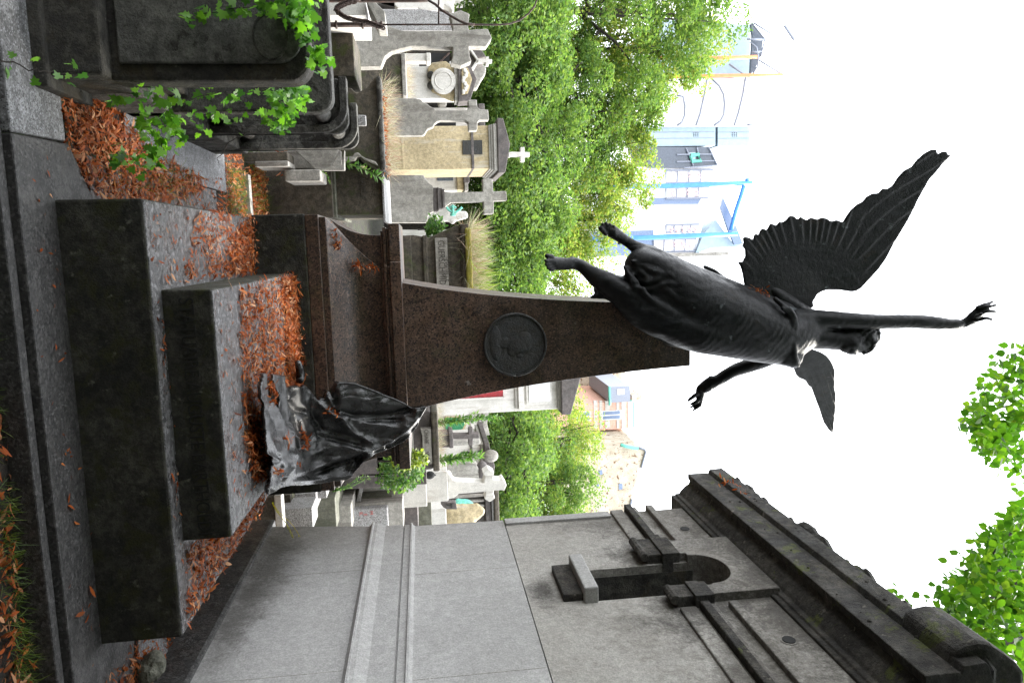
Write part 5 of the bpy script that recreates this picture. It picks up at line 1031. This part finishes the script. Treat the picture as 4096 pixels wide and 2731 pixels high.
build('green_frame', ln([(515, 1380), (590, 1372), (610, 1432), (530, 1436), (515, 1380)], .16, Y=YB+.1), M_green, gz); build('notice', bb(B(), cB, 522, 560, 1385, 1418, YB+.1, .05), M_panel, gz); build('notice', bb(B(), cB, 500, 560, 1350, 1370, YB+.1, .05), M_panel, gz)
build('balcony_block', outl(B(), c0_, [(200, 810), (800, 800), (770, 900), (760, 990), (735, 1090), (700, 1225), (200, 1240)], YB+.6, 8), M_wblock, t)
for y0, y1, x0, x1 in ((822, 880, 560, 785), (905, 955, 560, 770), (1085, 1118, 560, 720), (1155, 1212, 500, 705)):
    fr = build('railing', ln([(x0, y0), (x1, y0-4), (x1-8, y1), (x0, y1+3), (x0, y0)], .07, c0_, YB+.4), M_steel, t)
    for k in range(1, 4): a = x0+(x1-x0)*k/4; build('rail_bar', ln([(a, y0), (a-3, y1)], .05, c0_, YB+.4), M_steel, fr)
    for k in range(5): a = x0+(x1-x0)*(.12+k*.18); build('red_stroke', ln([(a, y0+12), (a+14, y0+22), (a+2, y0+30), (a+16, y0+38)], .08, c0_, YB+.35), M_glarered, fr)
build('window_band', outl(B(), c0_, [(480, 955), (730, 955), (715, 985), (560, 985), (470, 990)], YB+.5, .2), M_pglass, t)
build('window_band', outl(B(), c0_, [(200, 1120), (500, 1110), (495, 1230), (200, 1240)], YB+.45, .2), M_pglass, t)
build('blue_column', ln([(100, 905), (570, 897), (800, 888), (972, 882)], .19, c0_, YB-1.5, 12), M_blue, t, smooth=True); build('blue_column', ln([(100, 1152), (490, 1145), (700, 1136), (902, 1128)], .19, c0_, YB-1.5, 12), M_blue, t, smooth=True)
build('blue_beam', ln([(950, 860), (952, 884)], .17, c0_, YB-1.5, 10), M_blue, t, smooth=True); build('blue_beam', ln([(935, 896), (922, 940), (895, 1020), (872, 1112)], .17, c0_, YB-1.5, 10), M_blue, t, smooth=True)
build('skylight', outl(B(), c0_, [(835, 952), (822, 1000), (860, 1110), (890, 1180), (932, 1178), (900, 1095), (870, 1030)], YB-.5, .3), M_pglass, t)
build('corrugated_wall', outl(B(), c0_, [(700, 1225), (740, 1130), (800, 1060), (880, 1170), (932, 1182), (930, 1190), (780, 1196)], YB+.2, 4), M_panel, t)
build('parapet_edge', outl(B(), c0_, [(560, 1222), (700, 1220), (860, 1212), (862, 1232), (690, 1238), (560, 1240)], YB+.1, .4), M_cem, t)
for pl in ([(200, 440), (840, 438), (1152, 430)], [(300, 622), (840, 612), (1150, 606), (1400, 604)]): build('orange_column', ln(pl, .14, Y=YB-2, n=10), M_orange, t, smooth=True)
tw = build('truss_shade', outl(B(), cB, [(1095, 110), (1130, 130), (1215, 255), (1190, 420), (1130, 560), (1090, 600), (1100, 420), (1110, 220)], YB-1, .3), M_glass, t)
for pl in ([(1125, 105), (1348, 243)], [(1145, 445), (1398, 600)], [(885, 502), (1130, 668)], [(1100, 100), (1230, 260), (1190, 430)], [(1090, 290), (1150, 340), (1165, 430), (1160, 520), (1110, 600)], [(1100, 385), (1200, 380)], [(1060, 260), (1230, 262)]): build('strut', ln(pl, .075, Y=YB-1.8), M_steel, t, smooth=True)
build('lamp_mast', ln([(1418, 125), (1512, 268)], .13, Y=YB-1.8), M_steel, t)
build('roof_deck', outl(B(), cB, [(200, 60), (1090, 120), (1080, 600), (800, 640), (200, 640)], YB+1.5, 8), M_panel, t)
t = grave('brick_house', 'striped pink brick house with tall white window and grey slate dormer', 'house', cN, 400, 450, 55)
build('wall', down(B(), cN, 750, 340, 640, 55, 8, 0), M_brick, t)
for x0, x1 in ((345, 385), (408, 440), (470, 520), (595, 620), (650, 690), (720, 752)): build('pale_band', bb(B(), cN, x0, x1, 338, 642, 54.95, .2), M_white, t)
for x0, x1, y0, y1 in ((430, 645, 445, 545), (150, 312, 455, 560)):
    wf = build('window', bb(B(), cN, x0, x1, y0, y1, 54.9, .15), M_wblock, t)
    for a, b in ((y0+8, (y0+y1)/2-6), ((y0+y1)/2+6, y1-8)): build('pane', bb(B(), cN, x0+14, x1-12, a, b, 54.86, .1), M_pglass, wf)
build('dormer', bb(B(), cN, 520, 745, 180, 352, 54, 7), M_steel, t); build('dormer_window', bb(B(), cN, 605, 680, 210, 268, 53.95, .1), M_wblock, t)
build('gutter', ln([(515, 180), (520, 385)], .1, cN, 53.9), M_green, t, smooth=True); build('drain_pipe', ln([(745, 330), (780, 350), (782, 630)], .06, cN, 54), M_green, t, smooth=True)
build('chimney', bb(B(), cN, 765, 870, 275, 335, 55, 2), M_rubble, t)
t = grave('rubble_house', 'old rubble stone gable house with stepped roofline beside the mausoleum cornice', 'house', cN, 600, 1200, 50)
build('gable', outl(B(), cN, [(0, 860), (680, 870), (860, 860), (912, 880), (900, 950), (868, 1072), (832, 1080), (828, 1210), (770, 1330), (765, 1420), (738, 1540), (700, 1700), (0, 1720)], 50, 7), M_rubble, t, .02)
build('roof_edge', ln([(838, 855), (905, 868), (918, 900), (868, 1075)], .09, cN, 49.9), M_steel, t, smooth=True); build('roof_edge', ln([(765, 1420), (738, 1545)], .09, cN, 49.9), M_steel, t, smooth=True)
build('green_flashing', ln([(640, 820), (700, 838), (830, 862)], .12, cN, 49.8), M_green, t, smooth=True)
for x0, x1, y0, y1 in ((400, 440, 1100, 1150), (620, 660, 1250, 1310), (380, 402, 1255, 1290)): build('window', bb(B(), cN, x0, x1, y0, y1, 49.95, .1), M_pglass, t)
t = grave('pale_gable_house', 'pale rubble gable wall high behind the pylon edge', 'house', cN, 500, 100, 62)
build('gable', outl(B(), cN, [(0, -200), (700, -200), (690, 150), (640, 190), (0, 200)], 62, 6), M_rubble, t)
# ================================================================ IVY
def ivy_plant(label, stems, leafspots, nclu, Y0):
    p0 = at(*stems[0][0]) if False else None
    s0 = stems[0]; c = s0[0]; q = at(c, s0[1][0][0], s0[1][0][1], s0[1][0][2]); t = thing('ivy', label, 'ivy', tuple(q), 'ivy on the left tomb')
    mb = MB(); PTS = []
    for c, pl, dens in stems:
        pts = [at(c, *p) for p in pl]; k = []
        for a, b in zip(pts[:-1], pts[1:]):
            for s in range(4): k.append(a+(b-a)*s/4+rng.normal(0, .004, 3))
        k.append(pts[-1]); mb.tube(k, list(np.linspace(.0035, .0012, len(k))), 5)
        for a in k:
            for _ in range(dens*2):
                if rng.random() < .6: PTS.append(a+rng.normal(0, .022, 3))
    build('stem', mb, M_bark, t, smooth=True)
    for c, (x, y, Y), n, sx, sy in nclu:
        for _ in range(n): PTS.append(at(c, x+rng.normal(0, sx), y+rng.normal(0, sy), Y+rng.normal(0, .05)))
    for c, x, y, Y in leafspots: PTS.append(at(c, x, y, Y))
    P = np.array(PTS); n = len(P)
    tt = rng.normal(0, .6, (n, 3))+np.array([0, -.1, -.7]); tt /= np.linalg.norm(tt, axis=1)[:, None]
    nz = rng.normal(0, .55, (n, 3))+np.array([.2, -.6, .7]); nz -= tt*(tt*nz).sum(1)[:, None]; nz /= np.linalg.norm(nz, axis=1)[:, None]
    L = rng.uniform(.028, .056, n); leaf_obj('leaves', P-tt*L[:, None]*.4, L, L*1.05, 0, 'ivy', M_ivy, .2, t, frames=(tt, np.cross(nz, tt), nz))
ivy_plant('ivy strand with few pale leaves crossing the lower front of the left tomb', [(cG, [(-30, 400, 3.15), (80, 430, 3.2), (200, 465, 3.28), (330, 480, 3.36), (430, 488, 3.4), (600, 525, 3.46), (720, 550, 3.5)], 0)],
    [(cG, a, b, 3.3) for a, b in ((75, 365), (240, 398), (65, 500), (235, 545), (385, 505), (450, 430), (500, 440), (455, 515), (482, 560), (548, 512), (30, 430))], [], 3.3)
ivy_plant('ivy vines trailing down the right side of the left tomb to the leaf litter', [(cC2, [(1040, 660, 4.0), (900, 710, 3.98), (700, 728, 3.95), (560, 745, 3.9), (430, 748, 3.88), (250, 775, 3.85), (120, 700, 3.8), (0, 690, 3.75)], 1),
    (cC2, [(1100, 780, 4.3), (950, 820, 4.25), (800, 850, 4.2), (600, 880, 4.15), (420, 905, 4.1), (250, 935, 4.05), (100, 965, 4.0), (-60, 1000, 3.95)], 1),
    (cC2, [(1050, 880, 4.5), (960, 960, 4.5), (880, 1080, 4.5), (840, 1200, 4.5), (820, 1280, 4.5)], 0), (cC2, [(780, 1035, 4.4), (680, 1075, 4.4), (580, 1160, 4.4), (530, 1250, 4.4), (540, 1280, 4.4)], 0), (cC2, [(1000, 940, 4.4), (750, 960, 4.35), (600, 970, 4.3)], 1),
    (cC2, [(200, 1050, 4.1), (100, 1110, 4.1), (60, 1200, 4.05), (30, 1300, 4.0), (-60, 1380, 3.95)], 1)], [],
    [(cC2, (1120, 720, 4.05), 70, 70, 60), (cC2, (1080, 850, 4.3), 70, 60, 70), (cC2, (1000, 960, 4.4), 24, 60, 50), (cC2, (60, 1000, 4.0), 40, 80, 70), (cC2, (-120, 760, 3.7), 22, 160, 50), (cC2, (90, 1140, 4.1), 12, 60, 30), (cC2, (300, 1050, 4.3), 8, 100, 60), (cC2, (-150, 1250, 3.9), 20, 120, 50)], 4)
ivy_plant('ivy mat hanging over the top left corner of the arched slab', [(cC2, [(1250, 60, 3.62), (1000, 70, 3.6), (840, 50, 3.58), (640, 60, 3.56), (480, 95, 3.56), (340, 130, 3.56), (300, 190, 3.56)], 1), (cC2, [(1200, 100, 3.6), (1250, 260, 3.6), (1290, 380, 3.6), (1330, 440, 3.6)], 2), (cC2, [(1330, 440, 3.6), (1290, 520, 3.62)], 2)],
    [(cC2, a, b, 3.54) for a, b in ((325, 205), (300, 130), (395, 60), (465, 115), (562, 120), (638, 20), (870, 30), (770, 95), (940, 120))], [(cC2, (1150, 90, 3.58), 95, 75, 70), (cC2, (940, 40, 3.56), 22, 60, 50)], 3.5)
def small_stems(name, label, cat, c, pts, Y, m, leaf=None, r=.003, n=1, group=None, L=.03, spread=30, cnt=6):
    q = at(c, pts[0][0], pts[0][1], Y); t = thing(name, label, cat, tuple(q), group); mb = MB(); P = []; T = []
    for k in range(n):
        ox, oy = (random.gauss(0, spread*.3), random.gauss(0, spread)) if n > 1 else (0, 0); sc2 = random.uniform(.6, 1.1) if n > 1 else 1
        pl = [at(c, pts[0][0]+(x-pts[0][0])*sc2+ox*0, y+oy*(i/len(pts)*1.2+.4), Y+random.gauss(0, .02)) for i, (x, y) in enumerate(pts)]; mb.tube(pl, list(np.linspace(r, r*.4, len(pl))), 4)
        for a, b in zip(pl[:-1], pl[1:]):
            for s in range(cnt): P.append(a+(b-a)*(s+.5)/cnt); T.append((b-a)/np.linalg.norm(b-a)*.6+np.append(rng.normal(0, .8, 2), rng.normal(0, .3)))
    build('stem', mb, m, t, smooth=True)
    if leaf:
        P = np.array(P); T = np.array(T); T /= np.linalg.norm(T, axis=1)[:, None]; nz = rng.normal(size=P.shape); nz -= T*(T*nz).sum(1)[:, None]; nz /= np.linalg.norm(nz, axis=1)[:, None]
        leaf_obj('leaves', P, L, L*.28 if leaf == 'quad' else L, 0, leaf, m, .2, t, frames=(T, np.cross(nz, T), nz))
    return t
GW = 'weeds among the graves'
small_stems('weed', 'leaning green flowering weed before the dark ledger tomb', 'weed', cE, [(370, 575), (470, 595), (560, 630), (660, 680), (730, 720), (790, 760)], 7.9, M_weed, 'quad', L=.085, cnt=9)
small_stems('weed', 'tall flowering green weed in front of the green arched window', 'weed', cK, [(270, 530), (400, 520), (550, 510), (700, 495), (820, 480), (930, 480)], 9, M_weed, 'quad', r=.004, n=7, L=.07, spread=26, cnt=9)
small_stems('weed', 'upright feathery green weed before the rounded headstone', 'weed', cK, [(290, 930), (400, 915), (520, 905), (640, 890), (730, 880)], 9, M_weed, 'quad', r=.005, n=6, L=.09, spread=14, cnt=9)
small_stems('weed', 'arching stalks with pale flower heads before the mossy ledger', 'weed', cM, [(940, 490), (1050, 460), (1180, 430), (1290, 370), (1350, 320), (1400, 340)], 7, M_weed, 'quad', r=.004, n=6, L=.03, spread=26, cnt=3)
small_stems('weed', 'thin stalk with yellow flowers against the mausoleum base', 'weed', cM, [(130, 640), (220, 760), (330, 860), (420, 960), (480, 1060), (520, 1120)], 6.1, leafy('yellow flower weed', [(.2, .3, .05), (.6, .5, .02)], .3), 'quad', r=.0025, n=3, L=.02, spread=25, cnt=6)
small_stems('weed', 'trailing green stem hanging from the mossy block by the flower trough', 'weed', cC2, [(1345, 1345), (1390, 1370), (1410, 1440)], 7.6, M_weed, 'quad', L=.03, cnt=8)
def clump(name, label, c, x0, x1, y0, y1, Y, dY, n, L, m, lean=.4, kind='stuff', up=1.0, W=.05):
    a = at(c, x0, y0, Y)[0]; b = at(c, x0, y1, Y)[0]; z = at(c, x0, (y0+y1)/2, Y)[2]
    P = np.stack([rng.uniform(a, b, n), rng.uniform(Y, Y+dY, n), np.full(n, z)], 1); T = rng.normal(0, lean, (n, 3))+np.array([0, 0, up]); T /= np.linalg.norm(T, axis=1)[:, None]
    nz = rng.normal(size=(n, 3)); nz -= T*(T*nz).sum(1)[:, None]; nz /= np.linalg.norm(nz, axis=1)[:, None]; LL = rng.uniform(.4, 1, n)*L
    o = leaf_obj(name, P, LL, LL*W, 0, 'lance', m, .5, None, frames=(T, np.cross(nz, T), nz)); o['kind'] = 'stuff'; o['label'] = label; o['category'] = 'grass' if 'grass' in name else 'plants'; return o
clump('dry_grass', 'mat of pale dry grass on top of the named planter tomb', cQ, 1640, 2100, 30, 2600, 8.4, .9, 4200, .34, M_straw, .75, W=.012)
clump('dry_grass', 'green blades through the dry grass on the named planter tomb', cQ, 1640, 2100, 30, 2600, 8.4, .9, 500, .46, M_grass, .5, W=.025)
clump('dry_stems', 'dry pink stems and red leaves on the brown planter tomb', cG2, 645, 800, 610, 1330, 8.0, .9, 1300, .26, M_straw, .75, W=.014)
clump('dry_stems', 'red brown dead leaves heaped on the brown planter tomb', cG2, 645, 700, 700, 1330, 8.0, .8, 500, .07, M_litter, .9, W=.22)
clump('dry_stems', 'dry tangle on the lid of the dark sarcophagus', cK, 285, 400, 400, 1040, 8.8, .9, 900, .16, M_straw, .9, W=.014)
clump('dry_stems', 'dry stems on the rim of the low sarcophagus by the medallion memorial', cF, 1222, 1300, 700, 1280, 11.3, .7, 500, .2, M_straw, .9, W=.014)
# green shrub behind the ledge on the right, small conifer sprig on the left
def bush(label, c, x, y, Y, rx, rz, n, m, L=.05):
    q = at(c, x, y, Y); t = thing('shrub', label, 'shrub', (q[0], Y, q[2]-rz)); d = rng.normal(size=(n, 3)); d /= np.linalg.norm(d, axis=1)[:, None]; P = q+d*rng.uniform(.3, 1, n)[:, None]**.5*np.array([rx, rx, rz])
    build('twigs', MB().tube([q-np.array([0, 0, rz*1.6]), q], [.012, .004], 5).tube([q-np.array([0, 0, rz]), q+np.array([rx*.6, 0, rz*.5])], [.008, .003], 5), M_bark, t); leaf_obj('leaves', P, L, L*.6, .2, 'quad', m, .2, t)
bush('bright green shrub growing against the right end of the pedestal ledge', cM, 1850, 240, 7.6, .2, .26, 1100, M_weed, .05)
bush('yellow green ivy shrub on top of the pedestal ledge right end', cM, 1970, 60, 7.3, .1, .2, 360, leafy('yellow ivy', [(.24, .27, .05), (.14, .22, .04)], .4), .06)
bush('small dark green shrub with red flower between grey stele and planter tomb', cQ, 860, 90, 9.3, .17, .13, 420, M_weed, .06)
# ================================================================ DEAD LEAVES
def litter(label, pts, z, n, L=(.03, .055), heap=.012, zf=None, clump_=0, flat=1.0, m=None):
    L = (L[0]*.6, L[1]*1.15); q = scatter(pts, n, clump_); zz = (zf(q[:, 0], q[:, 1]) if zf else np.full(n, z))+np.abs(rng.normal(0, heap, n))+.003
    P = np.stack([q[:, 0], q[:, 1], zz], 1); LL = rng.uniform(L[0], L[1], n); o = leaf_obj('dead_leaves', P, LL, LL*np.where(rng.random(n) < .16, .06, rng.uniform(.2, .4, n)), flat, 'lance', m or M_litter, .7)
    o['kind'] = 'stuff'; o['label'] = label; o['category'] = 'dead leaves'; return o
slope = lambda x, y: .601+(y-3.705)*.0249
litter('dead leaves covering the back half of the sloping slab', [(.2, 4.15), (.75, 4.05), (1.02, 4.1), (1.1, 4.5), (1.3, 4.9), (1.38, 5.68), (.17, 5.68)], 0, 4800, zf=slope, heap=.012)
litter('thick drift of dead leaves against the pedestal on the slab', [(.18, 5.25), (1.36, 5.2), (1.36, 5.69), (.18, 5.69)], 0, 3200, zf=slope, heap=.022)
litter('thin scatter of dead leaves on the front of the sloping slab', [(.2, 3.75), (1.38, 3.75), (1.38, 4.3), (.2, 4.3)], 0, 120, zf=slope, heap=.004)
litter('dead leaves along the right side of the cloak', [(.98, 4.0), (1.3, 4.2), (1.4, 5.0), (1.25, 5.0), (1.0, 4.5)], 0, 1500, zf=slope, heap=.014)
litter('dead leaves on the left part of the base block', [(-.22, 4.35), (.14, 4.0), (.15, 5.68), (-.25, 5.68), (-.25, 4.9)], .372, 900, heap=.01, clump_=9)
litter('denser dead leaves at the back of the base block', [(-.1, 5.0), (.15, 4.8), (.15, 5.69), (-.24, 5.69)], .372, 900, heap=.018)
litter('scattered dead leaves near the front edge of the base block', [(-.22, 3.6), (.14, 3.6), (.15, 4.6), (-.22, 4.9)], .372, 110, heap=.005)
litter('dead leaves lying along the narrow ledge before the inscription', [(.2, 3.6), (1.8, 3.6), (1.8, 3.69), (.2, 3.69)], .372, 34, heap=.004)
litter('dead leaves on the right part of the base block', [(1.45, 3.72), (1.8, 3.62), (1.82, 5.5), (1.44, 5.5)], .372, 2300, heap=.014)
litter('drift of dead leaves in the gutter between the two tombs', [(-.78, 3.74), (-.5, 3.74), (-.3, 3.97), (-.27, 4.5), (-.36, 5.2), (-.45, 5.9), (-.55, 5.9), (-.62, 4.9), (-.8, 4.3)], -.012, 3800, heap=.016)
litter('loose dead leaves on the side paving', [(-.6, 4.4), (-.27, 4.3), (-.27, 6.5), (-.6, 6.5)], -.004, 500, heap=.006)
litter('leaves and litter on the strip behind the paving', [(-.9, 6.62), (.1, 6.6), (.1, 7.32), (-.9, 7.32)], -.02, 1500, heap=.012)
litter('red leaves inside the far kerb', [(-.8, 7.45), (.4, 7.45), (.4, 8.2), (-1.0, 8.2)], 0.0, 2600, heap=.02, L=(.035, .065))
litter('dead leaves between the base block and mausoleum', [(1.9, 3.97), (2.3, 3.95), (2.3, 5.6), (1.88, 5.6)], .0, 1300, heap=.014)
litter('leaves at the foot of the mausoleum near the rock', [(2.02, 3.5), (2.33, 3.5), (2.33, 4.0), (2.05, 4.0)], .002, 260, heap=.012)
litter('few dead leaves on the dark front kerb stone', [(-.5, 3.28), (2.3, 3.3), (2.3, 3.56), (-.5, 3.55)], .001, 46, heap=.003)
litter('brown leaves on the lower path before the kerb', [(.6, 2.75), (3, 2.75), (3, 3.2), (.6, 3.2)], -.145, 1500, heap=.016, L=(.035, .065))
litter('leaves on the planter trough', [(-1.15, 7.58), (-.75, 7.58), (-.75, 8.0), (-1.15, 8.0)], .27, 200, heap=.015)
litter('leaves behind the cloak on the far right path', [(1.9, 5.7), (3.0, 6.4), (3.2, 7.0), (2.0, 7.2)], 0, 800, heap=.015)
def cloak_hit(c, x, y):
    X, Y = c(x, y); a = hit(2, .715, X, Y); d = a-CAM; u = (5.46+.17*(EYE-.7))/(d[1]-.17*d[2]); return CAM+d*min(1, u)+np.array([0, -.035, .02])
def pile(label, c, pts, Y, n, L=(.03, .055), s=8):
    P = []
    for _ in range(n): k = random.random()*(len(pts)-1); i = int(k); f = k-i; x = pts[i][0]*(1-f)+pts[i+1][0]*f; y = pts[i][1]*(1-f)+pts[i+1][1]*f; P.append(at(c, x+random.gauss(0, s), y+random.gauss(0, s), Y+random.gauss(0, .012)) if Y else cloak_hit(c, x+random.gauss(0, s), y+random.gauss(0, s)))
    P = np.array(P); LL = rng.uniform(L[0], L[1], n); o = leaf_obj('dead_leaves', P, LL, LL*.28, .1, 'lance', M_litter, .6); o['kind'] = 'stuff'; o['label'] = label; o['category'] = 'dead leaves'
pile('dead leaves caught on the flared pedestal corner', cU, [(560, 520), (620, 640), (680, 730), (730, 820), (770, 900)], 5.82, 110, s=34)
pile('dead leaves lodged under the ledge joint', cU, [(980, 1160), (1100, 1200), (1250, 1210), (1390, 1220)], 5.9, 60, s=30)
for pl, n, w_ in (([(190, 200), (240, 280), (230, 420)], 34, 'lower left fold'), ([(580, 400), (600, 480)], 18, 'upper left fold'), ([(780, 490), (930, 540)], 30, 'hollow under the hood shaped fold'), ([(520, 720), (600, 780), (570, 880)], 60, 'pocket in the middle'), ([(370, 750), (400, 800)], 12, 'middle ridge'), ([(520, 1070), (500, 1040)], 6, 'right side'), ([(330, 1120), (260, 1120)], 14, 'lowest fold on the right')):
    pile('dead leaves caught on the bronze cloak, '+w_, cD, pl, 0, n, s=12)
pile('dead leaves on the mausoleum roof edge', cR, [(660, 310), (760, 330), (830, 400), (910, 455)], 5.6, 30, s=8)
pile('dead leaves on the near mausoleum roof edge', cR, [(1590, 990), (1650, 1020), (1720, 1080)], 3.9, 34, s=9)
pile('dry leaves lodged where the large wing joins the back', cA, [(1075, 775), (1110, 795), (1150, 810)], 5.72, 30, s=12)
# grass tufts
def tuft(label, x0, x1, y0, y1, z, n, L, m=None, W=.035):
    P = np.stack([rng.uniform(x0, x1, n), rng.uniform(y0, y1, n), np.full(n, z)], 1); T = rng.normal(0, .4, (n, 3))+np.array([0, 0, 1.]); T /= np.linalg.norm(T, axis=1)[:, None]
    nz = rng.normal(size=(n, 3)); nz -= T*(T*nz).sum(1)[:, None]; nz /= np.linalg.norm(nz, axis=1)[:, None]; LL = rng.uniform(.4, 1, n)*L
    o = leaf_obj('grass', P, LL, LL*W, 0, 'lance', m or M_grass, .7, None, frames=(T, np.cross(nz, T), nz)); o['kind'] = 'stuff'; o['label'] = label; o['category'] = 'grass'
tuft('grass growing along the foot of the front kerb', .9, 2.6, 3.08, 3.2, -.15, 900, .1); tuft('grass by the left front of the kerb', .0, .8, 3.1, 3.2, -.15, 220, .08)
tuft('green grass in the gutter between the tombs', -.6, -.35, 4.1, 5.6, -.01, 320, .09); tuft('bright grass behind the paving', -.75, .1, 6.65, 7.3, -.02, 1300, .09)
tuft('grass inside the far kerb', -1.1, .2, 7.45, 8.1, 0, 500, .12); tuft('low weeds along the base block right side', 1.87, 2.0, 4.6, 5.6, 0, 400, .06, M_weed, .3)
rk = MB(); q = hit(2, .06, *cr(0, 2131, .3827)(1590, 1400)); rk.ball(q, (.075, .11, .07), 9, 7)
me = sculpt(rk, .02, 'rock', None, 1); o = tag(build('rock', me, M_ledger), 'pale rough rock lying against the mausoleum base', 'rock')
dm_ = o.modifiers.new('d', 'DISPLACE'); tx = bpy.data.textures.new('rk', 'CLOUDS'); tx.noise_scale = .08; dm_.texture = tx; dm_.strength = .05
